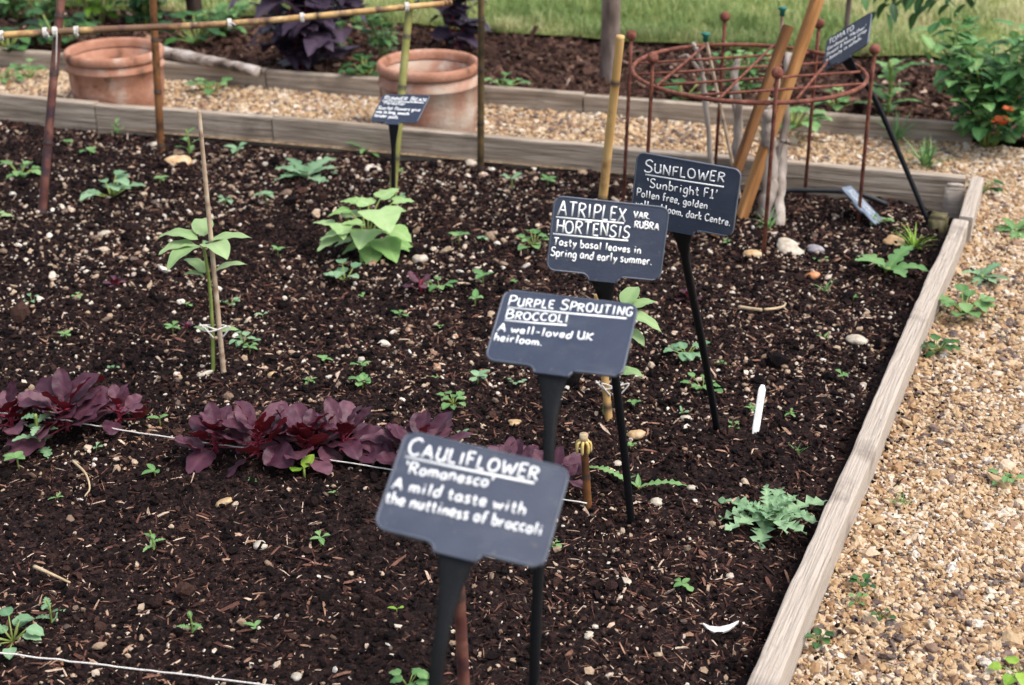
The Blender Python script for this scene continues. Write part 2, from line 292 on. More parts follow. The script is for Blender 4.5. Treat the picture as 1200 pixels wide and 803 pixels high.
# ------------------------------------------------------------------ the setting: ground sheets
def sheet(name, poly, z, m, kind='structure'):
    o = npmesh(name, [(x, y, z) for x, y in poly], [np.array([list(range(len(poly)))])], m); return setp(o, kind=kind)
sheet('ground', [(-120, -60), (120, -60), (120, 200), (-120, 200)], -.10, M['lawn'])
def along(P, d, t): return tuple(P + d * t)
_d = np.array([[dR[0], -dF[0]], [dR[1], -dF[1]]]); _t = np.linalg.solve(_d, PF0 - PR0); CORN = PR0 + dR * _t[0]
sheet('gravel_path', [tuple(PR0 - dR * 6 + nR * .01), (9, -3), along(B0, dB, 9), along(B0, dB, -5), tuple(PF0 - dF * 5 + nF * .01), tuple(CORN + nR * .01 + nF * .01)], ZG - .012, M['gravelbase'])
def strip_mesh(name, P, d, n, t0, t1, w0, w1, m, z, amp, res):
    nt_ = int((t1 - t0) / res); nw = max(2, int((w1 - w0) / res))
    t = np.linspace(t0, t1, nt_); w = np.linspace(w0, w1, nw); T, Wd = np.meshgrid(t, w, indexing='ij')
    X = P[0] + d[0] * T + n[0] * Wd; Y = P[1] + d[1] * T + n[1] * Wd
    Z = z + amp * (vn(X, Y, .3, 0) * 1.2 + vn(X, Y, .09, 1) + .6 * vn(X, Y, .035, 2))
    V = np.stack([X, Y, Z], -1).reshape(-1, 3); i = np.arange(nt_ - 1)[:, None] * nw; j = np.arange(nw - 1)[None]
    F = np.stack([i + j, i + nw + j, i + nw + j + 1, i + j + 1], -1).reshape(-1, 4)
    return setp(npmesh(name, V, F, m, smooth=True), kind='structure')
strip_mesh('border_soil', B0, dB, nB, -2.2, 7, .02, 1.25, M['mulch'], .0, .022, .022)
strip_mesh('lawn', L0, dL, nL, -3, 7.5, -.04, 40, M['lawn'], .02, .03, .25)

xs = np.arange(-3.0, 1.75, .0072); ys = np.arange(.9, 5.75, .0072)
X, Y = np.meshgrid(xs, ys, indexing='ij'); Z = soil_z(X, Y)
V = np.stack([X, Y, Z], -1).reshape(-1, 3); nx, ny = X.shape
i = np.arange(nx - 1)[:, None] * ny; j = np.arange(ny - 1)[None]
F = np.stack([i + j, i + ny + j, i + ny + j + 1, i + j + 1], -1).reshape(-1, 4)
cx = V[F].mean(1); keep = (sR(cx[:, 0], cx[:, 1]) < .02) & (sF(cx[:, 0], cx[:, 1]) < .02)
F = F[keep]; used = np.unique(F); mp_ = -np.ones(len(V), int); mp_[used] = np.arange(len(used))
setp(npmesh('bed_soil', V[used], mp_[F], M['soil'], smooth=True), kind='structure')

# loose material in the bed (uncountable)
def bedpts(n, rg, far=0.):
    """points in the bed seen by the camera plus a margin; far>0 favours the far end"""
    out = []
    while sum(map(len, out)) < n:
        y = 1.5 + 3.9 * rg.random(n * 2) ** (1 / (1 + far)); x = (rg.random(n * 2) - .5) * (.84 * y + .8)
        k = (sR(x, y) < -.015) & (sF(x, y) < -.02); out.append(np.stack([x, y], 1)[k])
    return np.concatenate(out)[:n]
def loose(name, n, base, size, asp, m, flat, jit=.2, far=.6, sink=.3, seed=1, clump=0, smooth=False):
    rg = np.random.default_rng(seed); p = bedpts(n, rg, far)
    if clump:
        k = rg.random(len(p)) < np.clip(.5 + clump * (vn(p[:, 0], p[:, 1], .35, seed) * 1.6 + vn(p[:, 0], p[:, 1], .1, seed + 1)), .05, 1); p = p[k]
    n = len(p); s = size[0] * np.exp(rg.normal(0, size[1], n)); s = np.minimum(s, size[0] * 3.2)
    scl = s[:, None] * np.stack([rg.uniform(*a, n) for a in asp], 1)
    z = soil_z(p[:, 0], p[:, 1]) + scl[:, 2] * (1 - sink * 2)
    Vv, Ff, r = scatter(base, np.column_stack([p, z]), scl, rotmats(n, rg, flat), rg, jit)
    return setp(npmesh(name, Vv, Ff, m, smooth=smooth, rnd=r), kind='stuff')
BOX = (np.array([(-1, -.7, -1), (1, -1, -1), (.8, .6, -1), (-.8, 1, -1), (-1, -.6, 1), (.9, -.8, 1), (1, .7, 1), (-.7, .9, 1)], float),
       np.array([(0, 3, 2, 1), (4, 5, 6, 7), (0, 1, 5, 4), (1, 2, 6, 5), (2, 3, 7, 6), (3, 0, 4, 7)]))
SLIV = (np.array([(-1, -.5, -.6), (-.35, -1, .3), (.4, -.6, .5), (1, -.3, -.5), (1, .3, -.5), (.4, .8, .5), (-.35, .6, .3), (-1, .5, -.6), (-.9, 0, -1.6), (.9, 0, -1.6)], float),
        np.array([(0, 1, 6, 7), (1, 2, 5, 6), (2, 3, 4, 5), (0, 8, 9, 3), (7, 4, 9, 8)]))
loose('soil_crumbs', 90000, ICO1, (.0029, .5), [(.7, 1.3), (.7, 1.3), (.6, 1)], M['clod'], .6, .3, .5, .25, 3)
loose('soil_lumps', 420, ICO2, (.0095, .35), [(.8, 1.3), (.7, 1.2), (.6, .9)], M['clod'], .5, .16, .9, .2, 13)
loose('bark_chips', 56000, SLIV, (.0044, .65), [(.7, 1.6), (.14, .36), (.1, .18)], M['chip'], .35, .2, .5, -.1, 4, 1.7)
loose('straw_slivers', 60000, SLIV, (.0048, .6), [(.8, 1.6), (.07, .16), (.06, .1)], M['chip'], .35, .2, .2, -.2, 9, 1.7)
loose('soil_grit', 19000, ICO1, (.0029, .45), [(.8, 1.4), (.7, 1.2), (.5, .9)], M['soilstone'], .5, .25, .9, .1, 5, 1.6)
loose('soil_pebbles', 1600, ICO2, (.0058, .42), [(.8, 1.45), (.65, 1.1), (.4, .75)], M['soilstone'], .4, .12, 1.8, .05, 6, 1.7)

# gravel (uncountable)
def gravel(name, x0, x1, y0, y1, cond, sp, base, rad, seed, z0=ZG):
    rg = np.random.default_rng(seed)
    gx, gy = np.meshgrid(np.arange(x0, x1, sp), np.arange(y0, y1, sp)); p = np.stack([gx.ravel(), gy.ravel()], 1); p += rg.uniform(-.6, .6, p.shape) * sp
    p = p[cond(p[:, 0], p[:, 1])]; n = len(p)
    s = rad * np.exp(rg.normal(0, .33, n)); s = np.clip(s, rad * .4, rad * 2.3)
    scl = s[:, None] * np.stack([rg.uniform(.9, 1.5, n), rg.uniform(.75, 1.05, n), rg.uniform(.45, .8, n)], 1)
    z = z0 + .012 * vn(p[:, 0], p[:, 1], .25, 1) + rg.uniform(-.4, .8, n) * rad - .004
    Vv, Ff, r = scatter(base, np.column_stack([p, z]), scl, rotmats(n, rg, .4), rg, .17, 40); r = r + .22 * np.repeat(vn(p[:, 0], p[:, 1], .33, 2) + .5 * vn(p[:, 0], p[:, 1], .09, 3), len(base[0])); r = np.abs(r); r = np.clip(np.where(r > .97, 1.94 - r, r), .02, 1)
    return setp(npmesh(name, Vv, Ff, M['gravel'], smooth=False, rnd=r), kind='stuff')
pathc = lambda x, y: (sR(x, y) > .055) & (x < .5 * y + .12) & (sB(x, y) < -.03)
gravel('path_gravel', .2, 2.6, 1.4, 3.0, lambda x, y: pathc(x, y) & (y < 3.0), .0057, ICO1, .0049, 21)
gravel('path_gravel', .8, 2.9, 3.0, 5.6, lambda x, y: pathc(x, y) & (y >= 3.0), .0078, ICO1, .0065, 22)
gravel('path_gravel', -3, 2.5, 4.2, 6.6, lambda x, y: (sF(x, y) > .055) & (sB(x, y) < -.03) & (sR(x, y) < .06) & (abs(x) < .5 * y), .0097, ICO1, .0079, 23)

def spill(name, n, base, size, asp, m, seed, spread):
    rg = np.random.default_rng(seed); t = rg.uniform(-.3, 2.6, n); w = .06 + np.abs(rg.normal(0, spread, n)); p = PR0 + dR * t[:, None] + nR * w[:, None]
    k = (vn(p[:, 0], p[:, 1], .3, 1) > -.1) | (rg.random(n) < .25); p = p[k]; n = len(p)
    scl = (size * np.minimum(np.exp(rg.normal(0, .5, n)), 1.8))[:, None] * np.stack([rg.uniform(*a, n) for a in asp], 1)
    Vv, Ff, r = scatter(base, np.column_stack([p, np.full(n, ZG + .004) + rg.uniform(0, .006, n)]), scl, rotmats(n, rg, .4), rg, .2)
    return setp(npmesh(name, Vv, Ff, m, rnd=r), kind='stuff')
spill('spilled_soil', 500, ICO1, .0024, [(.7, 1.3), (.7, 1.3), (.6, 1)], M['clod'], 61, .07)
gravel('path_stones', .2, 2.9, 1.4, 5.0, lambda x, y: pathc(x, y) & (vn(x, y, .5, 2) > -.25), .042, ICO2, .0082, 24, ZG + .003)
spill('path_litter', 420, SLIV, .006, [(.7, 1.5), (.12, .3), (.08, .14)], M['chip'], 62, .25)
# mulch pieces and grass beyond
def border_bits(name, n, t, w, base, size, asp, m, z, seed, smooth=False):
    rg = np.random.default_rng(seed); T = rg.uniform(*t, n); Wd = rg.uniform(*w, n)
    p = B0[None] + dB * T[:, None] + nB * Wd[:, None]; s = size * np.exp(rg.normal(0, .45, n))
    scl = s[:, None] * np.stack([rg.uniform(*a, n) for a in asp], 1)
    Vv, Ff, r = scatter(base, np.column_stack([p, np.full(n, z) + .022 * (vn(p[:, 0], p[:, 1], .3, 0) * 1.2 + vn(p[:, 0], p[:, 1], .09, 1))]), scl, rotmats(n, rg, .5), rg, .2)
    return setp(npmesh(name, Vv, Ff, m, smooth=smooth, rnd=r), kind='stuff')
border_bits('border_mulch', 14000, (-1, 6), (.03, 1.1), BOX, .011, [(.7, 1.5), (.3, .7), (.12, .3)], M['brownbark'], .006, 31)
border_bits('border_bark', 2200, (-1, 6), (.03, 1.1), BOX, .010, [(.7, 1.5), (.25, .6), (.1, .3)], M['chip'], .012, 33)
rg = np.random.default_rng(41); n = 70000
T = rg.uniform(-1.5, 6, n); Wd = 3.2 * rg.random(n) ** 1.4 - .03; p = L0[None] + dL * T[:, None] + nL * Wd[:, None]
h = rg.uniform(.025, .075, n) * (1 + 1.3 * vn(p[:, 0], p[:, 1], .3, 2) + .8 * vn(p[:, 0], p[:, 1], .1, 1)); az = rg.random(n) * 6.283; ln = rg.normal(0, .5, n)
wv = np.stack([np.cos(az), np.sin(az), 0 * az], 1) * .0035; b = np.column_stack([p, np.full(n, .018)])
lean = np.stack([-np.sin(az) * ln, np.cos(az) * ln, np.ones(n)], 1) * h[:, None]
Vg = np.stack([b - wv, b + wv, b + lean * .6 + wv * .6, b + lean * .6 - wv * .6, b + lean * [1, 1, .95] * 1.0 + lean * [.4, .4, -.05]], 1).reshape(-1, 3)
k5 = np.arange(n)[:, None] * 5
setp(npmesh('lawn_grass', Vg, [k5 + np.array([[0, 1, 2, 3]]), k5 + np.array([[3, 2, 4]])], M['grass'], rnd=np.repeat(np.clip(rg.random(n) * .6 + .22 + .9 * vn(p[:, 0], p[:, 1], .9, 3) + .7 * vn(p[:, 0], p[:, 1], .22, 4), 0, 1), 5)), kind='stuff')

# ------------------------------------------------------------------ timber edging
def board(p0, p1, thick, height, ztop, m, name, label, cat='board', group=None, seed=0, out=None, wear=.004):
    """weathered board whose near top edge runs from p0 to p1 (plan); thickness goes towards 'out'"""
    p0 = np.asarray(p0, float); p1 = np.asarray(p1, float); Ln = np.linalg.norm(p1 - p0); d = (p1 - p0) / Ln; o2 = np.asarray(out)
    c = (p0 + p1) / 2 + o2 * thick / 2
    n = max(8, int(Ln / .025)); xs = np.linspace(-Ln / 2, Ln / 2, n)
    r = .006; sec = []
    hw, hh = thick / 2, height / 2
    for sx, sz in ((1, 1), (-1, 1), (-1, -1), (1, -1)):
        for a in (0, 30, 60, 90):
            t = R(a + {(1, 1): 0, (-1, 1): 90, (-1, -1): 180, (1, -1): 270}[(sx, sz)]); sec.append((sx * (hw - r) + r * math.cos(t), sz * (hh - r) + r * math.sin(t)))
    S = []
    for k in range(4):
        a = sec[k * 4:(k + 1) * 4]; S += a; b = sec[((k + 1) * 4) % 16]
        for f in (.2, .4, .6, .8): S.append((a[-1][0] * (1 - f) + b[0] * f, a[-1][1] * (1 - f) + b[1] * f))
    S = np.array(S); ns = len(S)
    Vv = np.zeros((n, ns, 3)); Vv[:, :, 0] = xs[:, None]; Vv[:, :, 1] = S[:, 0]; Vv[:, :, 2] = S[:, 1]
    ang = np.arctan2(S[:, 1], S[:, 0])
    q = vn(xs[:, None] + seed * 3.1 + 0 * ang, np.cos(ang) * .05 + 0 * xs[:, None], .09, 1) + .6 * vn(xs[:, None] * 1. + seed, np.sin(ang) * .03 + 0 * xs[:, None] + .2, .03, 2)
    bow = .004 * vn(xs + seed * 1.7, xs * 0, .9, 3) + .004 * vn(xs + seed, xs * 0, .25, 4)
    scl = 1 + q * wear * .5 / (thick * .5)
    Vv[:, :, 1] *= scl; Vv[:, :, 2] *= 1 + q * wear * .4 / (height * .5); Vv[:, :, 1] += bow[:, None]; Vv[:, :, 2] += (.6 * bow[:, None])
    # splits along the grain on the top face
    top = (S[:, 1] > hh - .0005); Vv[:, top, 2] -= (.007 * np.clip(vn(xs[:, None] * .35 + seed, S[None, top, 0] * 3, .02, 5) - .18, 0, 1))
    V2 = Vv.reshape(-1, 3); i = np.arange(n - 1)[:, None] * ns; j = np.arange(ns)[None]; j2 = (j + 1) % ns
    Fq = np.stack([i + j, i + ns + j, i + ns + j2, i + j2], -1).reshape(-1, 4)
    mb = MB(); mb.add(V2, Fq)
    mb.f.setdefault(ns, []).append(np.array([np.arange(ns), (n - 1) * ns + np.arange(ns)[::-1]]))
    ob = mb.build(name, m, smooth=False)
    ob.location = (c[0], c[1], ztop - hh); ob.rotation_euler = (0, 0, math.atan2(d[1], d[0]))
    # flip when the local +Y does not point to 'out' makes no difference: the section is symmetric
    bm = bmesh.new(); bm.from_mesh(ob.data); bmesh.ops.recalc_face_normals(bm, faces=bm.faces); bm.to_mesh(ob.data); bm.free()
    return setp(ob, label, cat, group)
pa = PR0 - dR * 1.6; pb = px(1117, 256, .05)[:2]
board(pa, pb, .046, .17, .05, M['wood'], 'edging_board', 'long weathered timber board between the soil and the gravel path', 'board', 'timber edging of the bed', 1, nR, .006)
q0 = px(1124, 254, .055)[:2]; q1 = px(1137, 210, .055)[:2]
board(q0 + dR * .005, q1 + dR * .03, .04, .19, .056, M['wood'], 'edging_board', 'short timber board at the far right corner, offset behind the end of the long one', 'board', 'timber edging of the bed', 2, nR, .004)
c1 = px(1132, 209, .05)[:2]; f1 = px(318, 138, .05)[:2]; f0 = px(105, 123, .05)[:2]
j1 = px(700, 175, .05)[:2]
board(f1 + dF * .003, c1, .04, .2, .05, M['woodgrey'], 'edging_board', 'long greyish timber board along the far side of the bed, behind the signs', 'board', 'timber edging of the bed', 3, nF)
board(f0 + dF * .02, f1 - dF * .003, .04, .2, .05, M['woodgrey'], 'edging_board', 'grey timber board at the back of the bed in front of the left terracotta pot', 'board', 'timber edging of the bed', 4, nF)
board(f0 - dF * 2.0, f0 + dF * .016, .04, .2, .056, M['woodgrey'], 'edging_board', 'grey timber board at the back of the bed reaching the left border of the photo', 'board', 'timber edging of the bed', 5, nF)
bj = [-1.2, 1.25, 2.6, 4.15]
for k, (a, b_, lb) in enumerate(((bj[0], bj[1], 'old timber edge of the back border, behind the left terracotta pot'), (bj[1] + .006, bj[2] - .006, 'old timber edge of the back border, behind the right terracotta pot'), (bj[2], bj[3] - .1, 'old timber edge of the back border, running from behind the rusty ring to the bush'))):
    board(B0 + dB * a, B0 + dB * b_, .04, .14, .045 - .004 * k, M['woodgrey'], 'border_board', lb, 'board', 'timber edging of the back border', 6 + k, nB)
def post(name, c, sx, sy, z0, z1, rz, m, label, cat, seed=0):
    bm = bmesh.new(); bmesh.ops.create_cube(bm, size=1); bmesh.ops.bevel(bm, geom=bm.edges[:], offset=.08, segments=2, affect='EDGES')
    bmesh.ops.subdivide_edges(bm, edges=[e for e in bm.edges], cuts=2, use_grid_fill=True)
    rr = random.Random(seed)
    for v in bm.verts: v.co += Vector((rr.uniform(-1, 1), rr.uniform(-1, 1), rr.uniform(-1, 1))) * .012; v.co.x *= sx; v.co.y *= sy; v.co.z *= (z1 - z0)
    me = bpy.data.meshes.new(name); bm.to_mesh(me); bm.free(); me.materials.append(m); 
    for p_ in me.polygons: p_.use_smooth = True
    o = bpy.data.objects.new(name, me); col.objects.link(o); o.location = (c[0], c[1], (z0 + z1) / 2); o.rotation_euler = (0, 0, rz)
    return setp(o, label, cat)
cp = px(1107, 252, .035)
post('corner_post', (cp[0] - .012, cp[1] + .015), .055, .055, -.12, .032, math.atan2(dR[1], dR[0]), M['woodgreen'], 'mossy square timber post inside the far right corner of the bed', 'post', 3)
cb = px(1121, 212, .043)
post('corner_batten', (cb[0] - .012, cb[1] - .033), .06, .022, -.12, .044, math.atan2(dF[1], dF[0]), M['wood'], 'short pale upright batten on the inner face of the far board, by its right end', 'batten', 5)

# ------------------------------------------------------------------ hand lettering (strokes)
G = {}
def g(ch, w, s): G[ch] = (w, [(p.startswith('~'), [tuple(map(float, q.split(','))) for q in p.lstrip('~').split()]) for p in s.split('|')])
g('A', .7, '0,0 .36,1 .7,0|.13,.36 .58,.36'); g('B', .6, '.05,0 .05,1|~.05,1 .45,.95 .5,.75 .3,.55 .05,.53|~.2,.53 .55,.45 .58,.15 .3,0 .05,0')
g('C', .62, '~.6,.85 .4,1 .1,.8 .02,.45 .15,.1 .4,0 .62,.14'); g('D', .64, '.05,0 .05,1|~.05,1 .45,.9 .62,.5 .45,.1 .05,0')
g('E', .52, '.05,0 .05,1|.05,1 .5,1|.05,.53 .42,.53|.05,0 .52,0'); g('F', .5, '.06,0 .05,1|.05,1 .5,1|.05,.52 .42,.55'); g('G', .66, '~.6,.85 .38,1 .1,.8 .03,.4 .2,.05 .45,.02 .6,.2|.6,.2 .6,.42 .38,.42')
g('H', .62, '.05,0 .05,1|.6,0 .6,1|.05,.5 .6,.52'); g('I', .3, '.15,0 .15,1'); g('K', .6, '.05,0 .05,1|.55,1 .06,.45 .6,0'); g('L', .5, '.05,1 .05,0 .5,0')
g('M', .8, '.03,0 .1,1 .4,.3 .7,1 .78,0'); g('N', .66, '.05,0 .05,1 .6,0 .62,1'); g('O', .7, '~.35,1 .1,.85 .02,.5 .12,.12 .35,0 .6,.12 .69,.5 .58,.87 .35,1'); g('P', .58, '.06,0 .05,1|~.05,1 .45,.95 .56,.72 .4,.5 .06,.45')
g('R', .62, '.05,0 .05,1|~.05,1 .45,.95 .54,.74 .35,.54 .06,.5|.25,.5 .6,0'); g('S', .56, '~.54,.88 .3,1 .06,.85 .1,.6 .4,.46 .54,.24 .38,.02 .1,.03 .0,.15'); g('T', .64, '0,1 .64,1|.32,1 .32,0')
g('U', .62, '.04,1 .05,.6|~.05,.6 .06,.2 .3,0 .54,.15 .58,.5|.58,1 .58,.4 .62,0'); g('V', .64, '0,1 .32,0 .64,1'); g('W', .9, '0,1 .22,0 .45,.75 .68,0 .9,1'); g('X', .62, '.02,1 .6,0|.58,1 .02,0'); g('Y', .6, '0,1 .3,.5|.6,1 .2,0')
g('1', .4, '.05,.8 .22,1 .22,0|.02,0 .42,0')
g('a', .5, '~.44,.5 .25,.56 .06,.4 .05,.12 .22,0 .4,.15 .45,.5|~.45,.5 .44,.15 .52,0'); g('b', .5, '.06,1 .06,0|~.06,.4 .25,.55 .46,.4 .44,.1 .22,0 .06,.1'); g('c', .42, '~.42,.48 .24,.56 .05,.35 .1,.05 .3,0 .43,.1')
g('d', .52, '~.44,.45 .25,.56 .05,.35 .08,.05 .28,0 .44,.2|.46,1 .45,0'); g('e', .45, '~.06,.28 .4,.32 .36,.52 .2,.56 .05,.35 .1,.06 .28,0 .45,.12'); g('f', .38, '~.4,.95 .26,1 .16,.85 .15,.3 .15,0|0,.52 .36,.54')
g('g', .5, '~.44,.5 .25,.56 .06,.4 .08,.1 .25,.02 .42,.2 .45,.5|~.45,.5 .45,-.15 .3,-.36 .05,-.25'); g('h', .5, '.06,1 .06,0|~.06,.35 .26,.55 .44,.4 .45,0'); g('i', .26, '.13,.55 .13,0|.12,.78 .16,.84'); g('j', .2, '.1,.5 .1,-.3')
g('k', .45, '.06,1 .06,0|.4,.55 .07,.25 .45,0'); g('l', .26, '.13,1 .13,0'); g('m', .76, '.06,.55 .06,0|~.06,.38 .2,.56 .36,.42 .37,0|~.37,.38 .52,.56 .68,.42 .7,0'); g('n', .5, '.06,.55 .06,0|~.06,.35 .26,.56 .43,.42 .45,0')
g('o', .48, '~.24,.56 .06,.42 .06,.12 .24,0 .42,.12 .43,.42 .24,.56'); g('p', .5, '.06,.55 .06,-.36|~.06,.42 .26,.56 .46,.4 .42,.08 .22,0 .06,.12'); g('r', .38, '.06,.55 .06,0|~.06,.35 .2,.54 .38,.52'); g('s', .4, '~.38,.5 .2,.56 .06,.44 .2,.3 .36,.15 .22,0 .02,.06')
g('t', .38, '.17,.85 .17,.08 .36,0|0,.54 .36,.56'); g('u', .5, '~.05,.55 .06,.15 .22,0 .4,.15 .43,.5|.44,.55 .46,0'); g('v', .45, '.02,.55 .22,0 .44,.55'); g('w', .7, '.02,.55 .18,0 .35,.45 .52,0 .68,.55'); g('y', .48, '.04,.55 .24,.08|.46,.55 .12,-.36'); g('x', .44, '.02,.55 .42,0|.42,.55 .02,0'); g('z', .42, '.02,.54 .4,.54 .02,0 .42,0')
g(',', .16, '.1,.08 .02,-.16'); g('.', .18, '.05,0 .12,.06'); g("'", .24, '.16,1.0 .08,.68'); g('`', .24, '.04,1.0 .16,.68'); g('-', .4, '.05,.3 .36,.32'); g('&', .5, '~.5,.0 .1,.7 .22,.95 .36,.75 .05,.2 .25,0 .5,.35')
def text_strokes(s, a, b, cap, small=False, seed=0):
    """strokes in plate fractions from baseline a to b; cap height in fraction of the plate height"""
    rr = random.Random(seed); x = 0; items = []
    for ch in s:
        if ch == ' ': x += .38; continue
        k = 1.
        if small and ch.isupper(): k = .74
        gl = ch.upper() if (small and ch.islower()) else ch
        if small: k = 1. if ch.isupper() else .78
        w, st = G[gl]; items.append((x, k, st)); x += w * (k if small else 1) + .17
    tot = x - .17; out = []
    asp = (.19 / .122)
    for x0, k, st in items:
        dy = rr.uniform(-.04, .04); sl = rr.uniform(-.05, .05); kk = k * rr.uniform(.93, 1.07)
        for smooth, pts in st:
            P = np.array(pts)
            parts = [sm(P, 5)] if smooth else [P[q:q + 2] for q in range(len(P) - 1)]
            for P in parts:
              X = (x0 + P[:, 0] * (k if small else 1) + P[:, 1] * sl) / tot; Yh = P[:, 1] * kk + dy
              out.append(np.stack([a[0] + (b[0] - a[0]) * X, a[1] + (b[1] - a[1]) * X - cap * Yh], 1))
    return out
def plate_outline(Wd, Hh):
    pts = []; r = .013
    def arc(cx_, cz, a0, a1, rad, n=5):
        for t in np.linspace(R(a0), R(a1), n): pts.append((cx_ + rad * math.cos(t), cz + rad * math.sin(t)))
    arc(Wd / 2 - r, Hh / 2 - r, 0, 90, r); arc(-Wd / 2 + r, Hh / 2 - r, 90, 180, r); arc(-Wd / 2 + r, -Hh / 2 + r, 180, 270, r)
    f = .013; arc(-.036, -Hh / 2 - f, 90, 8, f, 5); arc(.036, -Hh / 2 - f, 172, 90, f, 5)
    arc(Wd / 2 - r, -Hh / 2 + r, 270, 360, r)
    return np.array(pts)
def sign(T, ex, ez, scale, stem_pts, label, lines, seed=0, ink=.0026, bendfrac=.08, name='plant_label', stem=True, pm='plate'):
    T = np.asarray(T, float); ex = np.asarray(ex, float); ex /= np.linalg.norm(ex); ez = np.asarray(ez, float); ez -= (ez @ ex) * ex; ez /= np.linalg.norm(ez); ey = np.cross(ez, ex)   # ey = away from the reader
    Wd, Hh = .19 * scale, .122 * scale; th = .0022
    base = stem_pts[-1]
    root = empty(name, tuple(base), label, 'plant label', 'slate-coloured plant labels with white handwriting')
    bw = np.asarray(base, float)
    w3 = lambda x, y, z: T + ex * x + ey * y + ez * z - bw
    O = plate_outline(.19, .122) * scale; n = len(O)
    bm = bmesh.new(); fr = [bm.verts.new(w3(x, -th, z)) for x, z in O]; f = bm.faces.new(fr)
    ex_ = bmesh.ops.extrude_face_region(bm, geom=[f]); mv = [v for v in ex_['geom'] if isinstance(v, bmesh.types.BMVert)]
    bmesh.ops.translate(bm, verts=mv, vec=Vector(ey * th * 2)); bmesh.ops.recalc_face_normals(bm, faces=bm.faces); bmesh.ops.triangulate(bm, faces=[q for q in bm.faces if len(q.verts) > 4])
    me = bpy.data.meshes.new('plate'); bm.to_mesh(me); bm.free(); me.materials.append(M[pm]); o = bpy.data.objects.new('plate', me); col.objects.link(o); o.parent = root
    mb = MB(); i0 = 13   # rim runs round the plate, not across the neck
    loop = np.vstack([O[20:], O[:20]]) if False else O
    ring = [w3(x, -th * .2, z) for x, z in np.vstack([O[20:], O[:20]])] 
    sweep(mb, ring, .0017 * scale, .0032 * scale, side=ey * 0 + ez * .01 + ex * .013, ns=6)
    mb.build('rim', M['rim'], root)
    # lettering
    mb = MB()
    for li in lines:
        if li[0] == '_': S = [np.array([li[1], ((li[1][0] + li[2][0]) / 2, (li[1][1] + li[2][1]) / 2 + .004), li[2]])]; kk = 1.15
        elif li[0] == '~':
            rr = random.Random(li[3]); a, b_ = li[1], li[2]; q = np.linspace(0, 1, 26); S = [sm(np.stack([a[0] + (b_[0] - a[0]) * q, a[1] + (b_[1] - a[1]) * q - np.array([rr.uniform(-.03, .06) for _ in q])], 1), 3)]; kk = .9
        else: S = text_strokes(li[0], li[1], li[2], li[3], len(li) > 4 and li[4], seed + len(li[0])); kk = 1.08 if li[3] > .15 else .95
        for P in S:
            P3 = [w3((x - .5) * Wd, -th - .0004, (.5 - y) * Hh) for x, y in P]
            if len(P3) == 2: P3 = [P3[0], (P3[0] + P3[1]) / 2, P3[1]]
            P3 = np.array(P3); dd = np.diff(P3, axis=0); keep_ = np.concatenate([[True], np.linalg.norm(dd, axis=1) > 1e-5]); P3 = P3[keep_]
            tn = np.gradient(P3, axis=0); sd_ = np.cross(tn, ey)
            sweep(mb, P3, ink * kk * scale / 2, .0006, side=sd_ / (np.linalg.norm(sd_, axis=1)[:, None] + 1e-9), ns=6)
    mb.build('lettering', M['chalk'], root)
    if stem:
        neck = w3(0, .001, -Hh / 2 + .004) + bw
        f1_ = np.asarray(stem_pts[0], float); pts = [neck, neck + (f1_ - neck) / np.linalg.norm(f1_ - neck) * .03 - ez * .004] + [np.asarray(q, float) for q in stem_pts]
        P = sm(pts, 8) - bw; L_ = np.concatenate([[0], np.cumsum(np.linalg.norm(np.diff(P, axis=0), axis=1))])
        wd = np.interp(L_, [0, .016, .05, .085, .3, 1], np.array([.021, .0205, .013, .0082, .0078, .0072])) * scale
        tk = np.interp(L_, [0, .03, .09, .3, 1], np.array([.0026, .004, .006, .0068, .0065])) * scale
        mb = MB(); sweep(mb, P, wd, tk, side=ex, ns=12, power=.75); mb.build('stem', M['stem'], root)
    return root
def below(p, d=.02): q = np.array(p, float); q[2] -= d; return q
# cauliflower
sign((-.043, 1.348, .682), (.965, -.222, -.138), (.261, .8, .54), 1,
     [(-.083, 1.24, .52), (-.10, 1.235, .35), (-.125, 1.23, -.03)], 'nearest slate label handwritten CAULIFLOWER, tilted back, leaning left',
     [('Cauliflower', (.045, .235), (.83, .185), .17, True), ('_', (.044, .268), (.82, .222)), ("`Romanesco'", (.06, .42), (.59, .36), .115), ('A mild taste with', (.026, .60), (.815, .545), .115), ('the nuttiness of broccoli', (.014, .752), (.94, .70), .115)], 1, .0027)
# purple sprouting broccoli
sign((.069, 1.782, .684), (.967, -.255, -.013), (.229, .843, .487), 1,
     [(.048, 1.665, .52), (.036, 1.66, .35), (.028, 1.655, -.03)], 'slate label handwritten PURPLE SPROUTING BROCCOLI, second from the front',
     [('Purple Sprouting', (.05, .22), (.975, .165), .15, True), ('_', (.053, .252), (.94, .212)), ('Broccoli', (.059, .412), (.522, .365), .13, True), ('_', (.061, .44), (.522, .405)), ('A well-loved UK', (.03, .60), (.73, .575), .105), ('heirloom.', (.023, .735), (.38, .725), .105)], 2, .0028)
pa_ = onsoil(741, 610)
sign((.158, 2.201, .663), (.992, .041, -.122), (.11, .233, .966), 1,
     [(.171, 2.234, .46), (.206, 2.315, .22), below(pa_)], 'upright slate label handwritten ATRIPLEX HORTENSIS VAR. RUBRA',
     [('ATRIPLEX', (.04, .247), (.63, .24), .185), ('_', (.027, .278), (.624, .268)), ('VAR.', (.70, .178), (.84, .176), .085), ('HORTENSIS', (.042, .476), (.68, .462), .165), ('_', (.018, .508), (.679, .498)), ('RUBRA', (.715, .312), (.93, .316), .095), ('Tasty basal leaves in', (.03, .655), (.80, .657), .10), ('Spring and early summer.', (.02, .805), (.91, .795), .11)], 3, .0030)
ps_ = onsoil(842, 500)
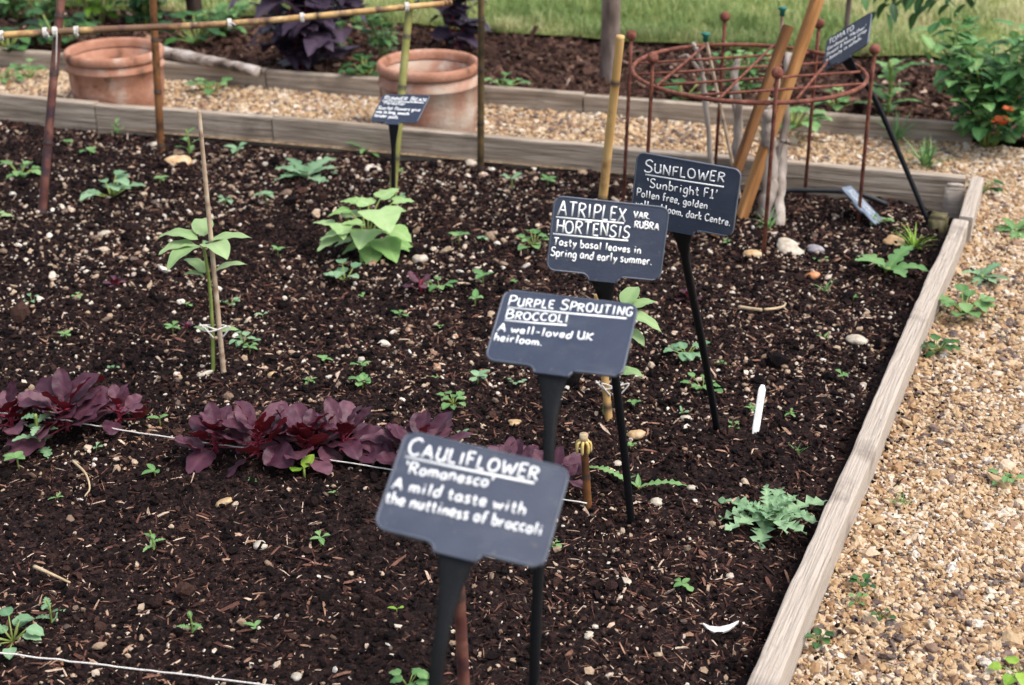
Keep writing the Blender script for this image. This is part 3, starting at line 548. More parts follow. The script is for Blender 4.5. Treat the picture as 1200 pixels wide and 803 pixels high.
sign((.308, 2.407, .669), (.919, -.391, -.05), (.076, .052, .996), 1,
     [(.328, 2.466, .50), (.385, 2.6, .28), below(ps_)], 'upright slate label handwritten SUNFLOWER, partly behind the ATRIPLEX one',
     [('Sunflower', (.085, .268), (.856, .222), .18, True), ('_', (.10, .309), (.861, .283)), ("`Sunbright F1'", (.12, .484), (.81, .482), .135), ('Pollen free, golden', (.035, .65), (.73, .652), .11), ('yellow bloom, dark Centre.', (.04, .815), (.968, .838), .11)], 4, .0028)
# runner bean (scaled along its ray so that it stands over its foot)
pr_ = onsoil(460, 246); sc_ = .90
Tr = C0 + (np.array((-.382, 4.739, .171)) - C0) * sc_
sign(Tr, (.87, -.479, .114), (.341, .753, .563), sc_,
     [(Tr - np.array((.018, .045, .09))) * .5 + pr_ * .5, below(pr_)], 'small slate label handwritten RUNNER BEAN in front of the right terracotta pot',
     [('Runner Bean', (.06, .20), (.97, .24), .15, True), ('_', (.04, .24), (.95, .285)), ("`Polestar'", (.06, .36), (.62, .39), .11), ('Scarlet flowers give', (.03, .55), (.95, .60), .11), ('way to long, smooth', (.03, .69), (.76, .75), .11), ('tender pods.', (.03, .83), (.58, .89), .11)], 5, .0036)
pt_ = onsoil(1095, 268); Tt = C0 + (np.array((1.024, 4.324, .496)) - C0) * .985
sign(Tt, (.521, -.626, .581), (.211, .753, .623), .985,
     [Tt * .72 + pt_ * .28 + np.array((0, -.02, 0)), Tt * .4 + pt_ * .6, below(pt_)], 'slanting slate label handwritten TOMATO, propped against the rusty ring',
     [('TOMATO', (.05, .215), (.62, .235), .16), ("Gardeners `Mother'", (.04, .40), (.92, .43), .11), ('Sweet & heavy crop', (.04, .58), (.94, .56), .11), ('a beauty in salads.', (.05, .76), (.86, .72), .11)], 6, .0034)
pl_ = onsoil(1012, 262)
# fallen label: rests on its lower edge against the soil
TL_ = py(1011, 241, pl_[1] + .03); exf = np.array([.62, -.52, -.58]); nf_ = np.array([.445, -.37, .815]); ez_ = np.cross(exf / np.linalg.norm(exf), -nf_); nf_ = nf_ * math.cos(R(15)) + ez_ * math.sin(R(15)); nf_ = nf_ if True else nf_
sign(TL_, exf, np.cross(exf, -nf_), .82, [pl_], 'plant label coloured pale as if sky-lit, fallen flat on its side beside the black hose',
     [('~', (.1, .25), (.8, .25), 1), ('~', (.08, .45), (.9, .45), 2), ('~', (.08, .65), (.75, .65), 3)], 7, .004, stem=False, pm='plate_skylit')

# ------------------------------------------------------------------ bamboo canes
def cane(pts, r, m, label, name='bamboo_cane', taper=.85, nodes_at=.19, seed=0, cat='cane', parts=None, group=None, rot=False, parent=None):
    pts = [np.asarray(p, float) for p in pts]; P = sm(pts, 24); rr = random.Random(seed); org = P[0].copy()
    L_ = np.concatenate([[0], np.cumsum(np.linalg.norm(np.diff(P, axis=0), axis=1))]); tot = L_[-1]
    s = np.arange(0, tot, .012); s = np.append(s, tot)
    at = []; x = rr.uniform(.03, nodes_at)
    while x < tot: at.append(x); x += nodes_at * rr.uniform(.8, 1.2)
    s = np.unique(np.concatenate([s] + [np.array([a - .006, a - .002, a + .002, a + .006]) for a in at if .01 < a < tot - .01])); P2 = np.stack([np.interp(s, L_, P[:, k]) for k in range(3)], 1) - org
    rad = r * (1 + (taper - 1) * s / tot)
    for a in at: rad = rad * (1 + .16 * np.exp(-((s - a) / .004) ** 2))
    root = empty(name, tuple(org), label, cat, group)
    nd = np.zeros(len(s))
    for a in at: nd = np.maximum(nd, np.exp(-((s - a - .004) / .007) ** 2))
    mb = MB(); sweep(mb, P2, rad, ns=10, rnd=nd); mb.build('culm', m, root)
    return root
def ext(a, b, z=None, t=None):
    a = np.asarray(a, float); b = np.asarray(b, float)
    if z is not None: t = (z - a[2]) / (b[2] - a[2])
    return a + (b - a) * t
B1_ = onsoil(45, 250); T1 = py(68, 35, B1_[1] + .12)
cane([below(B1_, .05), T1, ext(B1_, T1, 1.25)], .0135, M['cane_red'], 'thick dark reddish bamboo pole at the far left, crossed by the rail', seed=1)
B3_ = px(457, 236, -.01); T3 = py(480, 6, B3_[1] + .14)
cane([below(B3_, .05), T3, ext(B3_, T3, 1.25)], .0135, M['cane_green'], 'greenish bamboo pole behind the RUNNER BEAN label', seed=2)
B2_ = onsoil(188, 177); T2 = py(179, 0, B2_[1] + .0)
cane([below(B2_, .05), T2, ext(B2_, T2, 1.25)], .0135, M['cane_brown'], 'glossy brown bamboo pole in front of the left terracotta pot', seed=3)
B4_ = onsoil(563, 203); T4 = py(564, 0, B4_[1])
cane([below(B4_, .05), T4, ext(B4_, T4, 1.25)], .0125, M['cane_dark'], 'dark upright bamboo pole beside the right terracotta pot', seed=4)
ra = T1 + np.array([0, -.026, 0]); rb = T3 + np.array([0, -.026, 0])
rend = py(529, 3, rb[1] + .06)
rail = cane([ext(ra, rb, t=-.55), ra, ra * .5 + rb * .5 + np.array([0, 0, -.012]), rb, rend], .011, M['cane_rail'], 'horizontal yellow bamboo rail tied across the left poles', name='bamboo_rail', seed=5)
tr = np.random.default_rng(5)
for k, u in enumerate((8, 57, 68, 92, 268, 353, 478)):
    t = (u - 68) / (480 - 68); c = ra + (rb - ra) * t + np.array([0, 0, -.012 * 4 * t * (1 - t) if 0 < t < 1 else 0]) ; c = c - rail.location if False else c - np.array(rail.location)
    mb = MB(); ax = (rb - ra) / np.linalg.norm(rb - ra)
    for q in range(3):
        a = np.linspace(0, 6.4, 18); e1 = np.cross(ax, [0, 0, 1]); e1 /= np.linalg.norm(e1); e2 = np.cross(e1, ax)
        off = (q - 1.5) * .0042
        sweep(mb, c + ax * off + e1 * (np.cos(a) * .0135)[:, None] + e2 * (np.sin(a) * .0135)[:, None], .0024, ns=5)
    tl = sm([c + e1 * -.013, c + np.array([.008, -.012, -.004 + .02 * tr.random()]), c + np.array([.012 * tr.normal(), -.016, -.02 - (.09 if u == 68 else .0) + .02 * tr.random()])], 5); sweep(mb, tl, .002, ns=5)
    mb.build('twine_tie', M['twine'], rail)
B5_ = onsoil(697, 305); T5 = py(727, 42, B5_[1] - .1)
cane([below(B5_, .05), T5], .0135, M['cane_yellow'], 'upright yellow bamboo cane with a cut top behind the ATRIPLEX label', seed=6, nodes_at=.3)
B6_ = onsoil(262, 437); T6 = py(233, 130, B6_[1] + .05)
cane([below(B6_, .04), T6], .0062, M['cane_pale'], 'thin pale cane holding up the sunflower seedling on the left', seed=7, taper=.75)
B7_ = onsoil(716, 493); T7 = py(700, 345, B7_[1] + .05)
cane([below(B7_, .04), T7], .0095, M['cane_yellow'], 'short yellow cane with a string bow behind the PURPLE SPROUTING BROCCOLI label', seed=8)
B8_ = onsoil(691, 592); T8 = py(684, 516, B8_[1])
stub = cane([below(B8_, .04), T8], .0088, M['cane_brown'], 'short brown peg with a frayed yellow top at the end of the string', name='string_peg', seed=9, cat='peg')
org = np.array(stub.location); mb = MB(); tp = T8 - org
sweep(mb, [tp + [0, 0, -.004], tp + [0, 0, .014]], [.008, .0085], ns=9); mb.build('peg_top', M['dry'], stub)
mb = MB()
for a in range(7):
    w_ = a * .9; sweep(mb, sm([tp + [0, 0, -.001], tp + [.013 * math.cos(w_), .013 * math.sin(w_), -.006], tp + [.0135 * math.cos(w_), .0135 * math.sin(w_), -.028]], 4), [.0032] * 8 + [.0008], ns=5)
mb.build('frayed_fibres', mat('yellow_fibre', [(.3, (.5, .36, .1)), (.7, (.62, .48, .2))], 80, .8), stub)
B9_ = px(547, 850, 0.); T9 = py(537, 672, B9_[1] - .02)
cane([below(B9_, .05), T9], .0105, M['cane_red'], 'rough brown stick just behind the stem of the CAULIFLOWER label', name='wooden_stick', seed=10, cat='stick')

# ------------------------------------------------------------------ rusty ring support
RC = np.array([.705, 4.185, .44]); RR = .345
ring = empty('plant_support', (RC[0], RC[1], -.03), 'rusty iron ring on ball-topped legs with a grid across it', 'plant support')
o0 = np.array(ring.location); a = np.linspace(0, 2 * math.pi, 73)
def ringpt(t, r=RR, z=0): return RC + np.array([r * math.cos(t), r * math.sin(t), z])
mb = MB(); sweep(mb, [ringpt(t) - o0 for t in a[:-1]] + [ringpt(0) - o0], .0064, side=np.tile([0, 0, 1.], (73, 1)), ns=8); mb.build('ring', M['rust'], ring)
for ang, offs in ((R(14), (-.2, -.07, .06, .19)), (R(68), (-.2, 0, .2))):
    d = np.array([math.cos(ang), math.sin(ang), 0]); nn = np.array([-d[1], d[0], 0])
    for of in offs:
        hl = math.sqrt(RR ** 2 - of ** 2); zz = np.array([0, 0, -.004 if ang < 1 else .006])
        mb = MB(); sweep(mb, [RC + nn * of - d * hl + zz - o0, RC + nn * of + zz - o0, RC + nn * of + d * hl + zz - o0], .0042, ns=7); mb.build('crossbar', M['rust'], ring)
for (u, v) in ((740, 75), (769, 102), (905, 118), (1014, 92), (975, 55), (843, 46)):
    p = px(u, v, .44); t = math.atan2(p[1] - RC[1], p[0] - RC[0]); q = ringpt(t, RR + .013); f = ringpt(t, RR + .02); f[2] = -.08
    top = q + np.array([0, 0, .075]); mb = MB(); sweep(mb, [f - o0, q - o0, top - o0], .0058, ns=8); lg = mb.build('leg', M['rust'], ring)
    mb = MB(); Vb, Fb = ICO2; mb.add(Vb * .0172 + (top + [0, 0, .012]) - o0, Fb); mb.build('ball_finial', M['rust'], lg)

# ------------------------------------------------------------------ stakes, driftwood and caps inside the ring
def stake(p0, p1, w, t, m, label, rx=0.3):
    p0 = np.asarray(p0, float); p1 = np.asarray(p1, float); L_ = np.linalg.norm(p1 - p0); d = Vector(p1 - p0).normalized()
    bm = bmesh.new(); bmesh.ops.create_cube(bm, size=1)
    for v in bm.verts: v.co.x *= w; v.co.y *= t; v.co.z *= L_
    bmesh.ops.bevel(bm, geom=bm.edges[:], offset=.0025, segments=2, affect='EDGES')
    bmesh.ops.translate(bm, verts=bm.verts, vec=(0, 0, L_ / 2))
    me = bpy.data.meshes.new('wooden_stake'); bm.to_mesh(me); bm.free(); me.materials.append(m); o = bpy.data.objects.new('wooden_stake', me); col.objects.link(o)
    q = d.to_track_quat('Z', 'Y'); o.rotation_euler = (q.to_matrix().to_4x4() @ Matrix.Rotation(rx, 4, 'Z')).to_euler(); o.location = p0
    return setp(o, label, 'stake', 'wooden stakes leaning in the rusty ring')
s1b = px(836, 272, -.03); s1b[1] -= .12; s1b = py(836, 276, s1b[1]); s1t = py(924, 30, s1b[1] + .12)
stake(s1b, s1t, .034, .026, M['stakedark'], 'brown square stake with a flat cut top leaning right inside the rusty ring', -.5)
s2b = px(866, 262, -.03); s2t = py(962, -12, s2b[1] + .16)
stake(s2b, ext(s2b, s2t, t=1.35), .036, .03, M['stake'], 'longer orange-brown stake running out of the top of the photo', -.35)
def driftwood(paths, m, label, name, cat, seed):
    rr = np.random.default_rng(seed); base = np.asarray(paths[0][0][0], float); root = None; mb = MB()
    for pts, r0, r1 in paths:
        P = sm(pts, 10); n = len(P); rad = np.interp(np.arange(n), [0, n - 1], [r0, r1]) * (1 + rr.normal(0, .12, n)); P = P + rr.normal(0, r0 * .12, P.shape)
        sweep(mb, P - base, rad, rad * rr.uniform(.7, 1), ns=9)
    o = mb.build(name, m, smooth=True); o.location = base
    return setp(o, label, cat)
b1 = px(898, 262, -.03); y1 = b1[1] + .04
driftwood([([b1, py(902, 200, y1), py(900, 140, y1 + .02), py(898, 118, y1 + .03)], .03, .016), ([py(905, 222, y1), py(915, 170, y1), py(927, 168, y1 - .01)], .011, .006), ([below(px(914, 262, 0)), py(917, 190, y1 + .04), py(924, 62, y1 + .08)], .017, .011)], M['bark'], 'dead pale grey trunk with broken branches standing in the rusty ring', 'dead_trunk', 'dead trunk', 1)
b2 = px(862, 215, -.03); y2 = b2[1]
driftwood([([b2, py(865, 130, y2), py(861, 95, y2), py(865, 66, y2 + .02)], .017, .010), ([py(864, 140, y2), py(857, 112, y2 - .01)], .009, .005)], M['bark'], 'knobbly grey driftwood branch upright behind the brown stake', 'driftwood_branch', 'branch', 2)
b3 = px(836, 222, -.03); y3 = b3[1]
driftwood([([b3, py(826, 110, y3), py(820, 72, y3), py(812, 50, y3)], .010, .006), ([py(822, 85, y3), py(806, 66, y3), py(796, 67, y3)], .007, .004)], M['bark'], 'forked pale grey stick on the left inside the rusty ring', 'forked_stick', 'stick', 3)
def capcane(p0, p1, lab, seed):
    rt = cane([p0, p1], .006, M['cane_pale'], lab, name='capped_cane', seed=seed)
    mb = MB(); q = np.asarray(p1) - np.array(rt.location); lathe(mb, [(.0, -.012), (.009, -.012), (.008, .003), (.015, .010), (.014, .014), (0, .015)], q, 12); mb.build('cap', M['teal'], rt)
b4 = px(868, 236, -.03); capcane(b4, py(827, 44, b4[1] + .05), 'thin cane with a teal cap beside the forked grey stick', 1)
b5 = px(905, 230, -.03); capcane(b5, py(917, 14, b5[1] + .05), 'thin cane with a teal cap above the brown stake', 2)
# hose
mb = MB(); hp = sm([px(893, 232, .0), px(915, 224, .012), px(945, 223, .016), px(985, 224, .016), px(1010, 228, .012), px(1040, 240, -.02)], 8); o_ = hp[0].copy(); sweep(mb, hp - o_, .0085, ns=10)
setp(mb.build('hose', M['rubber'], origin=None), 'black hose lying in the soil along the far timber board', 'hose').location = o_

# ------------------------------------------------------------------ terracotta pots
def pot(u, v, y, rad, label, m, seed):
    c = py(u, v, y); zr = c[2]; z0 = ZG - .01; root = empty('terracotta_pot', (c[0], c[1], z0), label, 'pot', 'big terracotta pots behind the bed', seed)
    h = zr - z0; r = rad; mb = MB()
    body = [(0, .0), (r * .84, 0), (r * .88, .01), (r * .945, h * .45), (r * .955, h * .70), (r * .985, h * .715), (r * .99, h * .735), (r * .965, h * .755), (r * .955, h - .035), (r * .86, h - .04), (r * .84, h * .5), (r * .74, .03), (0, .028)]
    lathe(mb, body, ns=72, wob=.004); mb.build('body', m, root)
    mb = MB(); rim = [(r * .86, h - .034), (r * .985, h - .036), (r * 1.0, h - .03), (r * 1.005, h - .018), (r * .99, h - .006), (r * .955, h), (r * .90, h - .002), (r * .87, h - .012), (r * .86, h - .034)]
    lathe(mb, rim, ns=72, wob=.004); mb.build('rim', M['terra'], root)
    return root
pot(133, 56, 5.47, .19, 'terracotta pot behind the reddish bamboo pole, the left one of two', M['terra'], 1)
pot(502, 71, 5.12, .19, 'terracotta pot behind the RUNNER BEAN label, whitened on one side', M['terrapale'], 4)

# ------------------------------------------------------------------ leaves and plants
def leaf(mb, base, az, elev, L_, Wd, shape='ovate', droop=.8, fold=.25, n=10, rnd=.5, wave=.0, petiole=0., roll=0., cols=5):
    """one leaf: spine rises at elev and droops; cross-section folds along the midrib"""
    t = np.linspace(0, 1, n)
    if shape == 'ovate': w = np.sin(np.pi * t ** .72) ** .8
    elif shape == 'broad': w = np.clip(np.sin(np.pi * t ** .82), 0, 1) ** .55
    elif shape == 'heart': w = np.where(t < .12, .55 + 3.7 * t, 1.0 * np.clip((1 - t) / .88, 0, 1) ** .85); w[0] = .35; w[-1] = 0
    elif shape == 'tri': w = np.where(t < .22, (t / .22) ** .7, ((1 - t) / .78) ** .75 * (1 + .0 * t))
    elif shape == 'lance': w = np.sin(np.pi * t ** .6) ** 1.1
    elif shape == 'spoon': w = .18 + .82 * np.clip((t - .35) / .35, 0, 1) ** .8; w = w * np.sqrt(np.clip(1 - ((t - .72) / .2801) ** 2, 0, 1)) * (t > .72) + w * (t <= .72)
    elif shape == 'lobed': w = np.sin(np.pi * np.clip(t, 0, 1) ** .85) ** .6 * (.35 + .65 * np.abs(np.sin(t * 4.6 * math.pi)) ** .6) ; w[-1] = 0; w = np.maximum(w, .1 * (t < .9))
    elif shape == 'spiny': w = np.sin(np.pi * np.clip(t, 0, 1) ** .8) ** .6 * (.28 + .72 * np.abs(((t * 7.5) % 1) * 2 - 1)) ; w[-1] = 0
    elif shape == 'round': w = np.sqrt(np.clip(1 - (2 * t - 1) ** 2, 0, 1))
    else: w = np.sin(np.pi * t) ** .6
    a = elev - droop * t ** 1.3; ds = L_ / (n - 1)
    x = np.concatenate([[0], np.cumsum(np.cos(a[:-1]) * ds)]) + petiole * math.cos(elev); z = np.concatenate([[0], np.cumsum(np.sin(a[:-1]) * ds)]) + petiole * math.sin(elev)
    s = np.linspace(-1, 1, cols); Yc = s[None] * (w * Wd / 2)[:, None]
    nx_, nz_ = -np.sin(a), np.cos(a); lift = np.abs(Yc) * fold + wave * Wd * np.sin(t * 17 + s[None].T * 2).T * np.abs(s)[None]
    Xc = x[:, None] + nx_[:, None] * lift; Zc = z[:, None] + nz_[:, None] * lift
    # heart base lobes go back past the stalk
    if shape == 'heart': Xc = Xc - (np.abs(s)[None] * (t < .15)[:, None]) * .12 * L_ * np.cos(elev)
    cr, sr = math.cos(roll), math.sin(roll); Yr = Yc * cr - (Zc - z[:, None]) * sr; Zr = z[:, None] + Yc * sr + (Zc - z[:, None]) * cr
    c_, s_ = math.cos(az), math.sin(az)
    Vv = np.stack([base[0] + Xc * c_ - Yr * s_, base[1] + Xc * s_ + Yr * c_, base[2] + Zr], -1).reshape(-1, 3)
    i = np.arange(n - 1)[:, None] * cols; j = np.arange(cols - 1)[None]
    mb.add(Vv, np.stack([i + j, i + cols + j, i + cols + j + 1, i + j + 1], -1).reshape(-1, 4), np.clip(rnd + np.zeros(len(Vv)) + .28 * np.repeat(np.exp(-((s / .2) ** 2))[None], n, 0).ravel(), 0, 1))
def stalk(mb, base, az, elev, L_, r): 
    b = np.asarray(base, float); sweep(mb, [b, b + L_ * .5 * np.array([math.cos(az) * math.cos(elev), math.sin(az) * math.cos(elev), math.sin(elev)]), b + L_ * np.array([math.cos(az) * math.cos(elev), math.sin(az) * math.cos(elev), math.sin(elev)])], [r, r * .9, r * .7], ns=5)
def plant(kind, p, size, label, seed, m=None, n=None, group=None, cat='plant', name=None, sm_='stalk'):
    """a small plant; size = overall diameter in metres"""
    rr = random.Random(seed * 7 + 1); u = rr.uniform
    nm = {'rosette': 'dandelion_weed', 'spiny': 'thistle_plant', 'seedling': 'seedling', 'clump': 'leafy_weed', 'grassy': 'grass_tuft', 'atriplex': 'red_orache', 'upright': 'groundsel_weed'}[kind] if name is None else name
    root = empty(nm, (p[0], p[1], p[2]), label, cat, group, u(0, 6)); L = MB(); S = MB(); s = size / 2
    if kind == 'rosette':
        for k in range(n or 7): leaf(L, (0, 0, .003), k * 2.4 + u(-.3, .3), u(.15, .7), s * u(.75, 1.1), s * u(.3, .42), 'lobed', u(.5, 1.), .2, 26, u(.2, .9), .03)
        sweep(S, [(0, 0, -.01), (0, 0, .004), (0, 0, .01)], s * .07, ns=6)
    elif kind == 'spiny':
        for k in range(n or 12): f = k / (n or 12); leaf(L, (0, 0, .006 + .01 * f), k * 2.4 + u(-.3, .3), u(.12, .4) + .9 * f ** 2, s * u(.85, 1.12) * (1 - .62 * f), s * u(.30, .38) * (1 - .45 * f), 'spiny', u(.3, .8) + .3 * f, .35, 46, min(1, u(.55, .95) - .35 * f), .1, cols=7)
        sweep(S, [(0, 0, -.01), (0, 0, .01), (0, 0, .02)], s * .08, ns=6)
    elif kind == 'seedling':
        h = s * u(.35, .7); sweep(S, [(0, 0, -.01), (0, 0, h * .5), (0, 0, h)], s * .05, ns=5); k0 = u(0, 6)
        for k in range(n or 4): leaf(L, (0, 0, h), k0 + k * (math.pi if (n or 4) == 2 else 1.57) + u(-.3, .3), u(.1, .6), s * u(.6, 1.05) * (1 if k < 2 else .75), s * u(.36, .55), rr.choice(('ovate', 'spoon')), u(.4, .9), .2, 9, u(.2, .95))
    elif kind == 'clump':
        for k in range(n or 9):
            az = k * 2.4 + u(-.4, .4); el = u(.35, 1.2); pl = s * u(.3, .75); stalk(S, (0, 0, 0), az, el, pl, s * .025)
            leaf(L, (pl * math.cos(az) * math.cos(el), pl * math.sin(az) * math.cos(el), pl * math.sin(el)), az + u(-.3, .3), u(-.1, .4), s * u(.4, .6), s * u(.32, .48), 'ovate', u(.3, .9), .2, 10, u(.1, .95), .04)
    elif kind == 'upright':
        h = s * 1.1; sweep(S, sm([(0, 0, -.01), (s * .05, 0, h * .5), (0, s * .06, h)], 4), s * .04, ns=6)
        for k in range(n or 9): f = k / (n or 9); leaf(L, (0, 0, h * f), k * 2.4, u(.2, .8), s * u(.6, .95) * (1 - .4 * f), s * u(.2, .34), 'lobed', u(.5, 1), .2, 22, u(.2, .9), .03)
    elif kind == 'grassy':
        for k in range(n or 22): leaf(L, (u(-.1, .1) * s, u(-.1, .1) * s, -.003), u(0, 6.28), u(.6, 1.4), s * u(.6, 1.3), s * .07, 'lance', u(.3, 1.2), .3, 7, u(.1, 1), cols=3)
        sweep(S, [(0, 0, -.01), (0, 0, .002), (0, 0, .006)], s * .12, ns=6)
    L.build('foliage', m or M['weed'], root); 
    if S.v: S.build('stem', M[sm_], root)
    return root

# red orache row
def orache(u, v, size, label, seed, n=13, big=1.):
    p = onsoil(u, v); rr = random.Random(seed); q = rr.uniform
    root = empty('red_orache', tuple(p), label, 'red orache', 'red orache plants along the string', q(0, 6)); L = MB(); S = MB(); s = size / 2; h = s * .72; n = int(n * 1.6)
    sweep(S, sm([(0, 0, -.015), (q(-.01, .01), q(-.01, .01), h * .5), (0, 0, h * .8)], 5), .0042 * min(1, size / .12), ns=7)
    for k in range(n):
        f = (k / n); az = k * 2.4 + q(-.35, .35); el = q(-.15, .3) + .7 * f; ll = s * q(.6, .85) * (1 - .3 * f) * big; hb = h * (.14 + .6 * f); pl = s * q(.25, .55) * (1 - f * .75)
        stalk(S, (0, 0, hb), az, el, pl, .0018 * min(1, size / .12))
        leaf(L, (pl * math.cos(az) * math.cos(el), pl * math.sin(az) * math.cos(el), hb + pl * math.sin(el)), az + q(-.3, .3), el + q(-.1, .5), ll, ll * q(.6, .78), 'broad', q(-.2, 1.1), q(.0, .4), 13, q(.0, 1), .05, roll=q(-.6, .6), cols=7)
    L.build('foliage', M['atriplex'], root); S.build('stem', M['redstalk'], root)
for k, (u, v, sz, lb, n) in enumerate((
        (14, 505, .2, 'red orache cut by the left border of the photo', 10), (78, 508, .26, 'large dark red orache behind the lobed green weed at left', 15), (142, 496, .17, 'red orache with a tall upturned leaf at the right end of the left clump', 8),
        (256, 530, .2, 'red orache at the left end of the middle clump, by the string', 12), (304, 536, .23, 'bushy red orache second from the left in the middle clump', 14), (358, 538, .22, 'red orache just above the glossy green seedling', 14), (402, 530, .21, 'red orache at the right end of the middle clump', 13),
        (490, 546, .22, 'red orache half hidden by the top left of the CAULIFLOWER label', 13), (598, 568, .18, 'red orache peeping over the top of the CAULIFLOWER label', 10), (650, 576, .18, 'red orache between the CAULIFLOWER label and the string peg', 10))):
    orache(u, v, sz, lb, 50 + k, n)

# sunflower seedling tied to the thin cane
def sunflower(bu, bv, tops, label, leaves, seed, tie):
    p = onsoil(bu, bv); root = empty('sunflower_seedling', tuple(p), label, 'sunflower seedling', 'sunflower seedlings tied to canes'); L = MB(); S = MB()
    P = [np.array([0, 0, -.02])] + [py(u, v, p[1] + dy) - p for u, v, dy in tops]; sweep(S, sm(P, 8), np.linspace(.0048, .0036, 8 * (len(P) - 1) + 1), ns=7)
    rr = random.Random(seed)
    for (u, v, az, el, ll, wd, dr) in leaves:
        b = py(u, v, p[1] + .01) - p; leaf(L, b, R(az), R(el), ll * 1.15, wd * 1.25, 'ovate', dr * 1.15, .18, 14, rr.uniform(.3, 1), .03, petiole=.012)
    L.build('foliage', M['seedleaf'], root); S.build('stem', M['stalk'], root)
    mb = MB(); c = py(tie[0], tie[1], p[1] - .008) - p
    lp = sm([c + [-.03, 0, .012], c + [-.012, -.012, -.002], c + [.01, -.013, .002], c + [.03, 0, .006], c + [.012, .012, .003], c + [-.012, .01, .004], c + [-.03, -.01, .012]], 5); sweep(mb, lp, .0022, ns=5)
    for sgn in (1, -1): sweep(mb, sm([c + [.012, -.01, 0], c + [.012 + .03 * sgn, -.014, .012], c + [.012 + .01 * sgn, -.014, -.018]], 5), .0019, ns=5)
    mb.build('string_tie', M['twine'], root)
sunflower(249, 434, [(249, 385, 0), (245, 330, 0), (238, 285, 0)], 'tall pale green sunflower seedling tied to the thin pale cane',
          [(238, 284, 175, 25, .085, .042, .9), (238, 282, 100, 35, .07, .04, .9), (240, 284, 5, 15, .085, .036, .5), (240, 288, -50, 25, .085, .05, 1.2), (237, 288, 205, 15, .08, .04, .8), (238, 287, 235, 10, .095, .038, 1.0),
           (245, 328, 200, 40, .045, .024, 1.), (246, 322, 10, 30, .07, .026, .8), (244, 325, 150, 45, .06, .03, 1), (250, 392, 10, 20, .045, .022, .7), (249, 392, 160, 25, .035, .018, .6)], 3, (250, 385))
sunflower(708, 486, [(712, 430, .02), (720, 385, .03), (724, 362, .03)], 'sunflower seedling mostly hidden behind the PURPLE SPROUTING BROCCOLI label',
          [(728, 366, 20, 20, .065, .034, .5), (730, 364, 60, 40, .06, .034, .8), (724, 366, -25, 0, .085, .036, .7), (724, 370, 200, 15, .08, .04, .8), (715, 440, -5, 20, .06, .034, 1.0), (726, 385, -40, 0, .055, .03, .9)], 4, (714, 452))

# runner bean
def bean(u, v, label):
    p = onsoil(u, v); root = empty('runner_bean_plant', tuple(p), label, 'bean plant'); L = MB(); S = MB(); rr = random.Random(9)
    def W3(uu, vv, dy): return py(uu, vv, p[1] + dy) - p
    spec = [(444, 246, -70, 10, .135, .135, .9, .85, -.06), (408, 268, 185, 5, .105, .09, .9, .75, -.05), (424, 262, 200, 30, .07, .06, .8, .6, -.02), (400, 262, -80, 10, .09, .075, 1., .7, -.03), (388, 262, 160, 20, .07, .05, .7, .8, 0), (432, 240, 150, 30, .08, .08, .6, .7, .04), (446, 232, 40, 35, .085, .075, .5, .7, .06), (462, 236, 10, 20, .075, .07, .6, .7, .05), (418, 236, 170, 20, .06, .06, .7, .55, .05), (408, 246, 200, 15, .07, .06, .8, .35, .02),
            (448, 280, -60, 0, .12, .11, .8, .3, -.03), (440, 284, -120, 0, .10, .09, .8, .25, -.02), (424, 284, 200, 0, .08, .065, .8, .2, -.01), (462, 284, -20, 5, .09, .085, .8, .3, 0), (410, 280, 190, 0, .06, .05, .7, .55, 0), (436, 258, 60, 20, .07, .065, .7, .5, .06), (430, 270, -100, 10, .11, .1, .8, .7, -.05), (458, 268, -40, 10, .1, .09, .8, .6, -.04), (396, 276, 215, 0, .09, .08, .8, .85, -.04), (416, 254, 120, 25, .08, .075, .7, .9, .03), (452, 250, 20, 25, .08, .075, .7, .65, .02), (436, 292, -90, -5, .09, .08, .6, .4, -.05)]
    for (uu, vv, az, el, ll, wd, dr, rn, dy) in spec:
        b = W3(uu, vv, dy); sweep(S, sm([(0, 0, .0), b * np.array([.4, .4, .7]), b], 5), .0022, ns=5)
        leaf(L, b, R(az), R(el - 18), ll * .85, wd * 1.02, 'heart', dr * .45, .1, 14, rn, .02, cols=7)
    L.build('foliage', M['bean'], root); S.build('stem', M['stalk'], root)
bean(432, 296, 'leafy runner bean plant with broad heart-shaped leaves beneath the RUNNER BEAN label')

